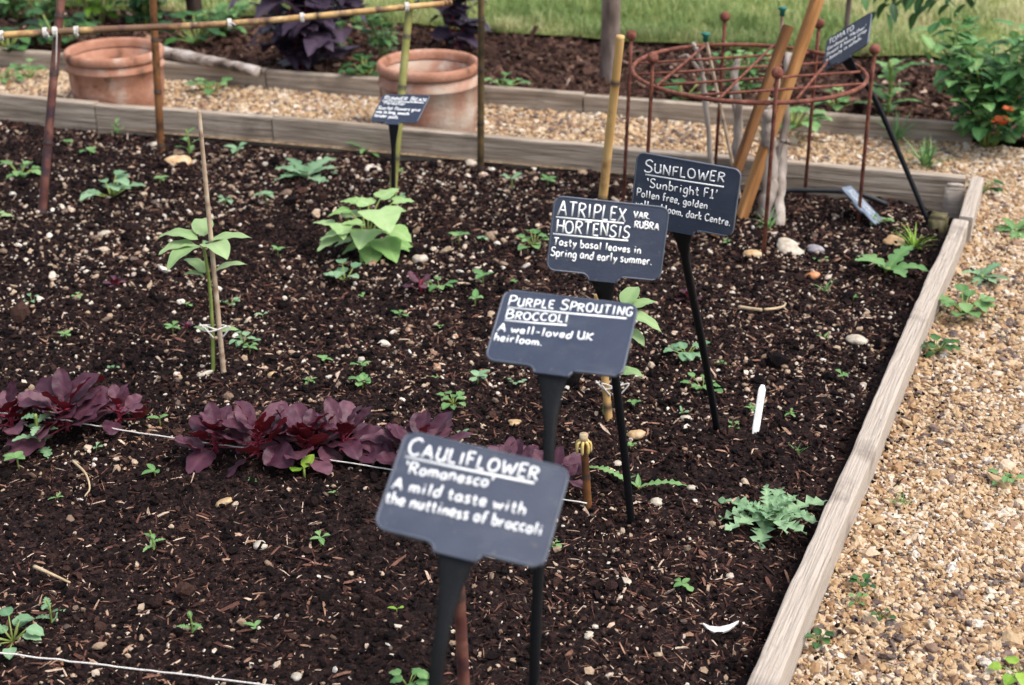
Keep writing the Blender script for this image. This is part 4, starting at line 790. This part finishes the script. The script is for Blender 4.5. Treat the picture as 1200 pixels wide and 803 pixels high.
# weeds: pixel, kind, diameter in pixels, material, label
WD = [
 (900, 612, 'spiny', 128, 'thistle', 'large spiny thistle rosette beside the long timber board', 17), (50, 530, 'upright', 78, 'bluegreen', 'lobed blue-green weed in front of the left red orache clump', 9),
 (22, 550, 'seedling', 38, 'weed', 'little green weed just below the lobed blue-green weed', 5), (360, 208, 'rosette', 84, 'bluegreen', 'pale green rosette weed left of the RUNNER BEAN label, near the far board', 9),
 (130, 232, 'clump', 62, 'bluegreen', 'leafy weed between the left pole and the brown pole', 12), (24, 208, 'clump', 46, 'weed', 'small bushy weed left of the reddish bamboo pole', 10),
 (222, 180, 'upright', 44, 'weed', 'upright weed right of the foot of the brown bamboo pole', 6), (-6, 262, 'clump', 52, 'seedleaf', 'weed with a pale leaf cut off by the left border of the photo', 5),
 (430, 178, 'rosette', 48, 'weed', 'weed against the far board under the right terracotta pot', 6), (138, 160, 'upright', 30, 'weed', 'little weed against the far board beneath the left terracotta pot', 6),
 (106, 182, 'seedling', 26, 'weed', 'tiny weed right of the reddish pole and above the leafy weed', 4), (278, 182, 'seedling', 32, 'bluegreen', 'tiny weed right of the thin pale cane near the far board', 4),
 (312, 240, 'seedling', 34, 'bluegreen', 'seedling above and left of the runner bean plant', 5), (264, 240, 'seedling', 26, 'bluegreen', 'small seedling just right of the thin pale cane, halfway up', 4),
 (405, 330, 'clump', 54, 'bluegreen', 'broad leaved seedling clump below the runner bean plant', 7), (495, 342, 'atriplex', 40, 'atriplex', '', 5), (514, 340, 'clump', 42, 'weed', 'green weed growing beside the tiny red orache seedling', 7),
 (566, 332, 'seedling', 36, 'weed', 'narrow leaved seedling between the red seedling and the ATRIPLEX label', 6), (557, 358, 'seedling', 28, 'weed', 'small pale seedling just above the PURPLE SPROUTING BROCCOLI label', 6), (468, 374, 'seedling', 26, 'weed', 'lone small upright seedling below the red seedling', 4),
 (425, 455, 'seedling', 36, 'weed', 'fresh green seedling just behind the right end of the middle orache clump', 9), (425, 436, 'seedling', 26, 'weed', 'small seedling touching the back of the fresh green one behind the oraches', 4), (532, 474, 'clump', 38, 'weed', 'rounded green weed behind the top of the CAULIFLOWER label', 10), (560, 450, 'seedling', 36, 'bluegreen', 'blue-green weed left of the stem of the PURPLE SPROUTING BROCCOLI label', 7),
 (380, 426, 'seedling', 22, 'weed', 'small curled seedling right of the sunflower seedling', 4), (285, 404, 'clump', 36, 'bluegreen', 'weed at the foot of the thin pale cane', 8), (293, 415, 'seedling', 26, 'weed', 'thin seedling in front of the weed at the foot of the pale cane', 5), (270, 358, 'clump', 26, 'bluegreen', 'round leaved seedling right of the thin pale cane', 6),
 (308, 374, 'seedling', 18, 'bluegreen', 'single curled seedling well right of the thin pale cane', 2), (203, 392, 'seedling', 26, 'weed', 'seedling left of the foot of the sunflower seedling', 5), (78, 398, 'seedling', 22, 'weed', 'bright grassy seedling in open soil above the left orache clump', 4), (92, 350, 'seedling', 18, 'weed', 'tiny seedling left of the lone purple seedling', 4),
 (626, 290, 'clump', 46, 'weed', 'fresh green weed left of the ATRIPLEX label', 10), (538, 286, 'seedling', 30, 'weed', 'seedling right of the runner bean plant', 5), (600, 222, 'seedling', 34, 'bluegreen', 'seedling below the dark bamboo pole', 5), (642, 218, 'seedling', 28, 'weed', 'seedling by the far board left of the yellow cane', 5), (672, 182, 'upright', 30, 'weed', 'spindly weed against the far board left of the yellow cane', 6),
 (804, 418, 'clump', 52, 'bluegreen', 'round leaved weed left of the SUNFLOWER label stem', 11), (824, 458, 'clump', 44, 'weed', 'bright green weed touching the SUNFLOWER label stem', 10),
 (1040, 318, 'rosette', 92, 'weed', 'sprawling green weed by the far end of the long board', 5), (1070, 292, 'grassy', 56, 'lime', 'yellow-green grass tuft inside the far right corner', 26), (900, 268, 'grassy', 44, 'weed', 'dry grass tuft at the foot of the front ring leg', 20), (1030, 262, 'clump', 30, 'weed', 'small weed left of the fallen label', 6),
 (968, 342, 'grassy', 30, 'weed', 'little grass tuft on the right side of the bed', 14), (935, 530, 'grassy', 26, 'weed', 'mossy tuft above the thistle', 14), (800, 690, 'seedling', 30, 'weed', 'narrow leaved seedling below the thistle, to its left', 5),
 (15, 752, 'clump', 72, 'bluegreen', 'leafy weed at the left border beside the white string', 12), (60, 730, 'upright', 48, 'bluegreen', 'three leaved weed next to the leafy weed by the white string', 5), (225, 742, 'upright', 42, 'weed', 'toothed green seedling above the near white string', 4), (180, 645, 'upright', 42, 'weed', 'forked seedling in open soil left of the CAULIFLOWER label', 5),
 (300, 740, 'seedling', 26, 'weed', 'small three leaved seedling above the end of the near string', 3), (376, 640, 'seedling', 28, 'weed', 'thin seedling alone left of the CAULIFLOWER label', 4), (357, 561, 'seedling', 54, 'lime', 'glossy bright green seedling under the middle orache clump', 2), (182, 560, 'seedling', 32, 'weed', 'little seedling near the string between the two orache clumps', 3), (188, 500, 'seedling', 30, 'weed', 'two winged seedling just above the row string', 2),
 (465, 718, 'seedling', 22, 'lime', 'tiny bright seedling left of the CAULIFLOWER label stem', 2), (478, 806, 'clump', 60, 'weed', 'green weed at the bottom border left of the CAULIFLOWER label stem', 6), (648, 640, 'clump', 30, 'weed', 'small weed at the right corner of the CAULIFLOWER label', 5),
]
for k, (u, v, kind, d, m, lb, n) in enumerate(WD):
    p = onsoil(u, v); dist = float(np.dot(p - C0, FW)); size = d / FPX * dist * (1.3 if kind == 'spiny' else 1.2)
    if kind == 'atriplex': orache(u, v, size * 1.1, 'tiny red orache seedling alone in the soil below the runner bean', 90, 5); continue
    plant(kind, p, size, lb, 200 + k, M[m], n)
for k, (u, v, d, lb) in enumerate(((135, 335, 22, 'lone purple orache seedling in open soil on the left'), (220, 385, 16, 'tiny magenta orache seedling left of the sunflower seedling'), (806, 352, 32, 'purple orache seedling just left of the SUNFLOWER label stem'))):
    p = onsoil(u, v); orache(u, v, d / FPX * float(np.dot(p - C0, FW)) * 1.2, lb, 95 + k, 5)
for u0, v0, az, ll, lb in ((748, 574, -12, .105, 'flat green dandelion leaf lying right of the ATRIPLEX label stem'), (733, 566, 155, .085, 'single dandelion leaf between the string peg and the ATRIPLEX label stem')):
    p = onsoil(u0, v0); root = empty('dandelion_weed', tuple(p), lb, 'plant'); L = MB(); S = MB()
    leaf(L, (0, 0, .006), R(az), .45, ll, .026, 'spiny', .75, .2, 34, .75, .05); leaf(L, (0, 0, .004), R(az + 100), .7, .035, .012, 'lance', .5, .2, 8, .6); leaf(L, (0, 0, .004), R(az + 190), .8, .03, .012, 'lance', .5, .2, 8, .5)
    sweep(S, [(0, 0, -.01), (0, 0, .003), (0, 0, .009)], .003, ns=6); L.build('foliage', M['weed'], root); S.build('stem', M['stalk'], root)
rs = random.Random(77); taken = [(w[0], w[1]) for w in WD]
k = 0
while k < 46:
    u, v = rs.uniform(20, 1060), 165 + 420 * rs.random() ** 1.1
    p = onsoil(u, v)
    if sR(p[0], p[1]) > -.08 or sF(p[0], p[1]) > -.08 or min((u - a) ** 2 + (v - b) ** 2 for a, b in taken) < 700: continue
    taken.append((u, v)); k += 1
    plant(rs.choice(('seedling', 'seedling', 'clump', 'rosette')), p, rs.uniform(14, 27) / FPX * float(np.dot(p - C0, FW)), 'one of the tiny green seedlings dotted thinly over the open soil', 600 + k, M[rs.choice(('weed', 'bluegreen', 'weed'))], rs.choice((3, 4, 5)), 'tiny seedlings dotted over the soil')
def ongravel(u, v): return px(u, v, ZG + .004)
PW = [(1128, 368, 'clump', 64, 'weed', 'green weed on the gravel against the long board, the upper of a pair', 16), (1098, 414, 'clump', 46, 'darkgreen', 'dark green weed on the gravel against the long board, just under another', 12), (1150, 326, 'rosette', 56, 'bluegreen', 'weed on the gravel beside the far end of the long board', 7), (1190, 272, 'rosette', 56, 'weed', 'weed on the gravel at the right border, far up the path', 8),
      (1178, 568, 'clump', 40, 'weed', 'clover-like weed alone in the gravel at right', 7), (1195, 790, 'clump', 60, 'lime', 'yellow-green weed in the bottom right corner of the gravel', 6), (960, 752, 'clump', 40, 'darkgreen', 'weed at the foot of the long board, nearest the bottom of the photo', 7), (1010, 688, 'clump', 34, 'darkgreen', 'weed on the gravel at the foot of the long board, midway', 6), (1004, 706, 'clump', 26, 'weed', 'tiny weed touching the one midway along the long board', 5), (1032, 724, 'clump', 30, 'darkgreen', 'three leaved weed in the gravel near the long board', 5),
      (1057, 592, 'grassy', 36, 'weed', 'thin sprawling weed in the gravel beside the board', 14), (1085, 195, 'grassy', 70, 'weed', 'grassy weed in the gravel in front of the green bush', 30), (1050, 165, 'grassy', 60, 'weed', 'grassy weed in the gravel beneath the back border board', 26), (1152, 225, 'clump', 40, 'darkgreen', 'dark weed outside the far right corner of the bed', 9), (250, 108, 'clump', 50, 'weed', 'weed in the far gravel between the two terracotta pots', 9), (5, 95, 'clump', 50, 'weed', 'weed in the far gravel at the left border', 10), (35, 92, 'clump', 44, 'weed', 'weed in the far gravel just left of the left terracotta pot', 9)]
for k, (u, v, kind, d, m, lb, n) in enumerate(PW):
    p = ongravel(u, v); size = 1.25 * d / FPX * float(np.dot(p - C0, FW)); plant(kind, p, size, lb, 400 + k, M[m], n)
# plants of the back border
BP = [(1040, 132, 'upright', 110, 'weed', 'tall green weed behind the right leg of the rusty ring', 14), (930, 150, 'clump', 90, 'weed', 'leafy green plant behind the rusty ring', 16), (980, 128, 'clump', 60, 'bush', 'green plant between the ring and the back border board', 12), (800, 118, 'clump', 80, 'darkgreen', 'low green plant behind the left part of the rusty ring', 14), (590, 104, 'clump', 60, 'weed', 'low green weed right of the right terracotta pot', 10), (430, 92, 'clump', 80, 'darkgreen', 'dark leafy plant left of the right terracotta pot', 16), (230, 52, 'clump', 96, 'darkgreen', 'broad leaved dark plant behind the grey log', 16),
      (70, 55, 'clump', 110, 'darkgreen', 'low dark plant behind the rail, left of the left pot', 20), (10, 62, 'clump', 90, 'darkgreen', 'low dark plant at the left border behind the rail', 16)]
for k, (u, v, kind, d, m, lb, n) in enumerate(BP):
    p = px(u, v, .01); size = d / FPX * float(np.dot(p - C0, FW)); plant(kind, p, size, lb, 500 + k, M[m], n)
def shrub(name, u, v, wpx, h, nleaf, ls, m, label, seed, shape='ovate', cat='shrub', up=.3, flowers=None, wl=.6, stems=7, sm_='stalk'):
    p = px(u, v, .0); dist = float(np.dot(p - C0, FW)); r = wpx / FPX * dist / 2; rr = random.Random(seed); root = empty(name, tuple(p), label, cat); L = MB(); S = MB()
    tips = [(rr.uniform(-1, 1) * r * .8, rr.uniform(-1, 1) * r * .6, h * rr.uniform(.6, 1)) for _ in range(stems)]
    for t in tips: sweep(S, sm([(t[0] * .1, t[1] * .1, -.02), (t[0] * .5, t[1] * .5, t[2] * .55), t], 5), .004, ns=5)
    for k in range(nleaf):
        t = rr.choice(tips); f = rr.uniform(.12, 1.05) ** .8
        c = np.array([t[0] * f, t[1] * f, t[2] * f]) + np.array([rr.gauss(0, 1) * r * .2, rr.gauss(0, 1) * r * .2, rr.gauss(0, 1) * h * .07]); c[2] = max(c[2], .02)
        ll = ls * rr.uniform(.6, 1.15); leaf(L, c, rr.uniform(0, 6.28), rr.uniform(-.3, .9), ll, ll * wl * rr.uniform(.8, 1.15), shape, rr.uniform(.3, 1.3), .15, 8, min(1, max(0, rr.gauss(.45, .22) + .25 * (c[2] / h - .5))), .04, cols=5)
    L.build('foliage', m, root); S.build('stem', M[sm_], root)
    for (fu, fv, fs) in flowers or []:
        q = py(fu, fv, p[1] - r * .8) - p; F_ = MB()
        for a in range(6): leaf(F_, q, a * 1.05 + rr.uniform(-.1, .1), rr.uniform(.3, 1.0), fs, fs * .95, 'round', .6, .1, 8, rr.random(), .05)
        F_.build('flower', M['orange'], root)
    return root
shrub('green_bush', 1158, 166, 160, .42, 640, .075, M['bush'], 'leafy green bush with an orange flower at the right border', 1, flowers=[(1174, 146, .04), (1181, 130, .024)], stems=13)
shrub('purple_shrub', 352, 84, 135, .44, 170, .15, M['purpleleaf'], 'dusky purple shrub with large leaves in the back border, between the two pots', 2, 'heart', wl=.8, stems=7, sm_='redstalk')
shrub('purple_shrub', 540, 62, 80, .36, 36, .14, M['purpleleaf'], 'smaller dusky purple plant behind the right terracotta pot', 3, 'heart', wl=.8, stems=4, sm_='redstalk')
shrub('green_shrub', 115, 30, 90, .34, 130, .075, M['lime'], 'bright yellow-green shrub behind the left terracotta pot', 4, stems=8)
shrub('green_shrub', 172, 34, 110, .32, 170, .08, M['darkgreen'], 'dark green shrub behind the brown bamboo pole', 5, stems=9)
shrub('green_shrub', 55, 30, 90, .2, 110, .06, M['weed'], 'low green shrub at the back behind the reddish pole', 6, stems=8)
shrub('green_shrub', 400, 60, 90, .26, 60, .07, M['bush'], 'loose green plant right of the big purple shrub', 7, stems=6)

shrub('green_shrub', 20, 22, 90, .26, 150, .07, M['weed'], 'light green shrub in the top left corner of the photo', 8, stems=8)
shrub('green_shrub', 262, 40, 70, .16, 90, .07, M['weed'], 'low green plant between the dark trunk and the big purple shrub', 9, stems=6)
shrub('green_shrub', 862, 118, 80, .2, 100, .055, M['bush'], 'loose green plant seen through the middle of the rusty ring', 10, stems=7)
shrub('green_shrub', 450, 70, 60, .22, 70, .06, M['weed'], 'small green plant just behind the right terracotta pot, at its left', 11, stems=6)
# trees: trunk with limbs, crown above the frame
def tree(u, v, r0, H, m, lm, label, crown, nleaf, ls, seed, hang=None, lean=0.):
    p = px(u, v, .0); rr = random.Random(seed); root = empty('tree', tuple(p), label, 'tree'); S = MB(); L = MB()
    P = sm([(0, 0, -.05), (0, 0, .03), (lean * .3, 0, H * .3), (lean * .6 + .02, .03, H * .65), (lean, .05, H)], 8); n = len(P)
    rad = np.interp(np.arange(n), [0, 8, 14, n - 1], [r0 * 1.5, r0 * 1.15, r0, r0 * .45]); sweep(S, P, rad, ns=14)
    tips = []
    for k in range(9):
        f = rr.uniform(.55, 1); b = np.array([np.interp(f * (n - 1), np.arange(n), P[:, q]) for q in range(3)]); az = k * 2.4; d = np.array([math.cos(az), math.sin(az), .6]) * crown * rr.uniform(.6, 1)
        sweep(S, sm([b, b + d * .5 + [0, 0, .08], b + d], 5), np.linspace(r0 * .35, r0 * .08, 11), ns=6); tips += [b + d * t for t in (.5, .75, 1)]
    for h_ in hang or []:
        q = py(h_[0], h_[1], p[1] + h_[2]) - p; b = np.array([0, 0, H * .5]); sweep(S, sm([b, (b + q) / 2 + [0, 0, .2], q + [0, 0, .1], q], 6), np.linspace(r0 * .4, .002, 19), ns=6)
        for _ in range(h_[3]): leaf(L, q + np.array([rr.gauss(0, .05), rr.gauss(0, .05), rr.uniform(-.02, .12)]), rr.uniform(0, 6.28), rr.uniform(-1.4, -.3), ls, ls * .42, 'ovate', .4, .2, 8, rr.random())
    for _ in range(nleaf):
        t = rr.choice(tips); c = t + np.array([rr.gauss(0, crown * .2), rr.gauss(0, crown * .2), rr.gauss(0, crown * .16)]); leaf(L, c, rr.uniform(0, 6.28), rr.uniform(-.8, .5), ls, ls * .5, 'ovate', .6, .2, 5, rr.random(), cols=3)
    S.build('trunk', m, root); L.build('crown', lm, root)
tree(714, 94, .036, 2.3, M['trunk'], M['darkgreen'], 'pale grey tree trunk rising behind the yellow cane', .5, 500, .07, 1)
tree(229, 24, .034, 2.2, M['trunkdark'], M['darkgreen'], 'dark tree trunk at the top left by the lawn', .5, 500, .07, 2)
tree(988, 74, .011, 1.9, M['trunk'], M['darkgreen'], 'slender sapling with dark hanging leaves above the TOMATO label', .4, 320, .085, 3, hang=[(1010, -6, -.3, 9), (1045, 10, -.3, 14), (1062, 4, -.35, 9), (1088, 6, -.3, 12), (1122, -6, -.35, 9)])

# log on the border edge
mb = MB(); lg0 = px(180, 60, .07); lg1 = px(304, 84, .055); P = sm([lg0, lg0 * .6 + lg1 * .4 + [0, 0, .004], lg1], 10); rr_ = np.random.default_rng(3)
P = P + rr_.normal(0, .0015, P.shape); sweep(mb, P - lg0, .028 * (1 + rr_.normal(0, .04, len(P))) * np.linspace(1, .75, len(P)), ns=11); o = mb.build('log', M['palelog']); o.location = lg0; setp(o, 'pale weathered log lying along the back border edge right of the left pot', 'log')

# ------------------------------------------------------------------ strings, marker, shards, stones
def string(pts, label, r=.0016, name='garden_string', sag=.002):
    P = [np.asarray(q, float) for q in pts]; o_ = P[0].copy(); Q = sm(P, 12) - o_; rr = np.random.default_rng(int(abs(o_[0]) * 1000)); Q[1:-1] += rr.normal(0, .0006, Q[1:-1].shape)
    mb = MB(); sweep(mb, Q, r, ns=6); ob = mb.build(name, M['twine']); ob.location = o_; return setp(ob, label, 'string', 'white garden strings')
string([px(-60, 757, .03), px(0, 765, .03), px(150, 783, .028), px(310, 803, .028), px(420, 822, .028)], 'taut white string across the bottom left corner of the bed')
string([px(-60, 478, .028), px(60, 490, .026), px(112, 499, .03), px(220, 516, .028), px(330, 531, .03), px(450, 549, .028), px(560, 569, .03), px(688, 590, .03)], 'white string running along the row of red orache to the peg')
def stripm(name, u0, v0, u1, v1, w, t, m, label, cat, lift=0.):
    a_ = onsoil(u1, v1); b_ = py(u0, v0, a_[1] + lift); d = b_ - a_; L_ = np.linalg.norm(d); d /= L_
    sd_ = np.array([1, .1, 0]); s = np.linspace(-.02, L_, 14); wv_ = np.interp(s, [-.02, .01, L_ - w * .6, L_], [w * .3, w * .5, w * .5, w * .22]); mb = MB(); sweep(mb, np.array([d * k for k in s]), wv_, t, side=sd_, ns=10, power=.6)
    o = mb.build(name, m); o.location = a_; return setp(o, label, cat)
stripm('row_marker', 894, 451, 885, 508, .017, .0012, M['white'], 'white plastic row marker standing in the soil right of the SUNFLOWER label stem', 'marker', .04)
def shard(u, v, w, h, label, seed):
    p = onsoil(u, v); rr = random.Random(seed); bm = bmesh.new(); n = 16; top = []
    for k in range(n): f = k / (n - 1); top.append((w * (f - .5), h * (.45 - .42 * math.sin(f * math.pi)) + rr.uniform(-1, 1) * .03 * h))
    bot = [(x * .96, y - h * (.16 + .42 * math.sin(min(1, max(0, x / w + .5)) * math.pi)) + rr.uniform(-1, 1) * .03 * h) for x, y in top][::-1]
    vs_ = [bm.verts.new((x, y * .9, .012 + .25 * y + .006 * math.sin(x / w * 3))) for x, y in top + bot]; f = bm.faces.new(vs_); r_ = bmesh.ops.extrude_face_region(bm, geom=[f]); bmesh.ops.translate(bm, verts=[q for q in r_['geom'] if isinstance(q, bmesh.types.BMVert)], vec=(0, 0, -.004)); bmesh.ops.recalc_face_normals(bm, faces=bm.faces); bmesh.ops.triangulate(bm, faces=[q for q in bm.faces if len(q.verts) > 4])
    me = bpy.data.meshes.new('china_shard'); bm.to_mesh(me); bm.free(); me.materials.append(M['china']); o = bpy.data.objects.new('china_shard', me); col.objects.link(o); o.location = p + [0, 0, .004]; o.rotation_euler = (.25, 0, -.1); return setp(o, label, 'shard')
shard(844, 742, .062, .022, 'curved white china shard lying on the soil near the bottom right', 2)
ST = [(925, 292, 36, 14, 'palestone', 'long pale flint at the foot of the front ring leg'), (955, 294, 22, 13, 'greystone', 'grey flint inside the far right part of the bed'), (880, 300, 24, 16, 'tanstone', 'tan flint left of the front ring leg'), (1003, 400, 26, 15, 'palestone', 'pale flint beside the long board, level with the SUNFLOWER label stem'), (952, 325, 18, 12, 'orangestone', 'round orange stone in the right part of the bed'),
      (745, 511, 24, 14, 'tanstone', 'flat tan stone touching the ATRIPLEX label stem'), (804, 492, 14, 11, 'palestone', 'whitish stone left of the SUNFLOWER label stem foot'), (769, 590, 15, 12, 'palestone', 'rounded pale stone by the flat dandelion leaves'), (724, 545, 12, 10, 'palestone', 'small pale stone left of the ATRIPLEX label stem'), (811, 573, 13, 10, 'palestone', 'pale pebble right of the dandelion leaves'),
      (305, 640, 20, 14, 'palestone', 'whitish stone in open soil left of the CAULIFLOWER label'), (263, 590, 22, 11, 'tanstone', 'yellowish stone below the middle orache clump'), (348, 795, 16, 14, 'palestone', 'pale stone at the bottom near the string end'), (319, 441, 13, 12, 'tanstone', 'round tan stone behind the middle orache clump'), (238, 440, 22, 9, 'palestone', 'white stone by the foot of the sunflower seedling'), (34, 440, 12, 10, 'palestone', 'white stone behind the left orache clump'),
      (122, 276, 16, 12, 'palestone', 'white stone in open soil in the upper left part of the bed'), (180, 172, 16, 12, 'palestone', 'pale stone by the foot of the brown pole'), (73, 136, 14, 11, 'palestone', 'white stone below the left terracotta pot'), (44, 140, 18, 10, 'palestone', 'pale stone left of the reddish pole near the board'), (205, 192, 36, 12, 'tanstone', 'long tan flint right of the foot of the brown pole'), (552, 193, 14, 12, 'palestone', 'whitish stone at the foot of the dark bamboo pole'),
      (440, 200, 16, 12, 'palestone', 'pale stone left of the RUNNER BEAN label stem'), (492, 306, 18, 16, 'palestone', 'white flint below the right side of the runner bean'), (730, 683, 18, 10, 'palestone', 'pale flat stone right of the nearest stems'), (690, 745, 14, 10, 'palestone', 'pale stone near the bottom, right of the BROCCOLI label stem'), (604, 497, 18, 11, 'tanstone', 'tan stone above the CAULIFLOWER label'), (856, 676, 10, 8, 'palestone', 'small white pebble left of the long board'), (1015, 248, 12, 9, 'orangestone', 'orange brick fragment in front of the far board'), (1048, 284, 26, 12, 'tanstone', 'craggy pale lump beside the TOMATO label foot')]
for k, (u, v, w, h, m, lb) in enumerate(ST):
    p = onsoil(u, v); s = float(np.dot(p - C0, FW)) / FPX; rr = np.random.default_rng(900 + k); Vb, Fb = ico(3)
    d = 1 + .22 * vn(Vb[:, 0] + k * 7, Vb[:, 1] + Vb[:, 2] * .7, .9, k) * 2 + .05 * rr.normal(size=len(Vb)) * 0 + .16 * vn(Vb[:, 0] * 2 + k, Vb[:, 2] * 2 + Vb[:, 1], .7, k + 1) + .12 * vn(Vb[:, 0] * 3 + k, Vb[:, 1] * 3 + Vb[:, 2] * 2, .5, k + 2)
    Vb = Vb * d[:, None] * np.array([w * s / 2, w * s / 2 * .75, h * s / 2 * .75]); o = npmesh('flint_stone', Vb, Fb, M[m], smooth=True); o.location = p + [0, 0, h * s * .12]; o.rotation_euler = (rr.normal(0, .2), rr.normal(0, .2), rr.normal(0, .4)); setp(o, lb, 'stone', 'stones lying in the bed')
def twig(pts, r, m, label, name='dry_stalk'):
    P = sm(pts, 8); o_ = P[0].copy(); mb = MB(); sweep(mb, P - o_, np.linspace(r, r * .5, len(P)), ns=6); o = mb.build(name, m); o.location = o_; setp(o, label, 'stalk')
twig([px(866, 360, .02), px(893, 363, .03), px(916, 360, .028), px(921, 355, .035)], .005, M['dry'], 'curved dry straw stalk right of the SUNFLOWER label stem')
twig([px(85, 540, .03), px(100, 555, .04), px(105, 572, .03), px(99, 582, .02)], .0028, M['dry'], 'pale curling stalk right of the lobed blue-green weed')
twig([px(40, 664, .012), px(58, 672, .014), px(82, 683, .012)], .004, M['dry'], 'bare brown twig lying in open soil at the left')
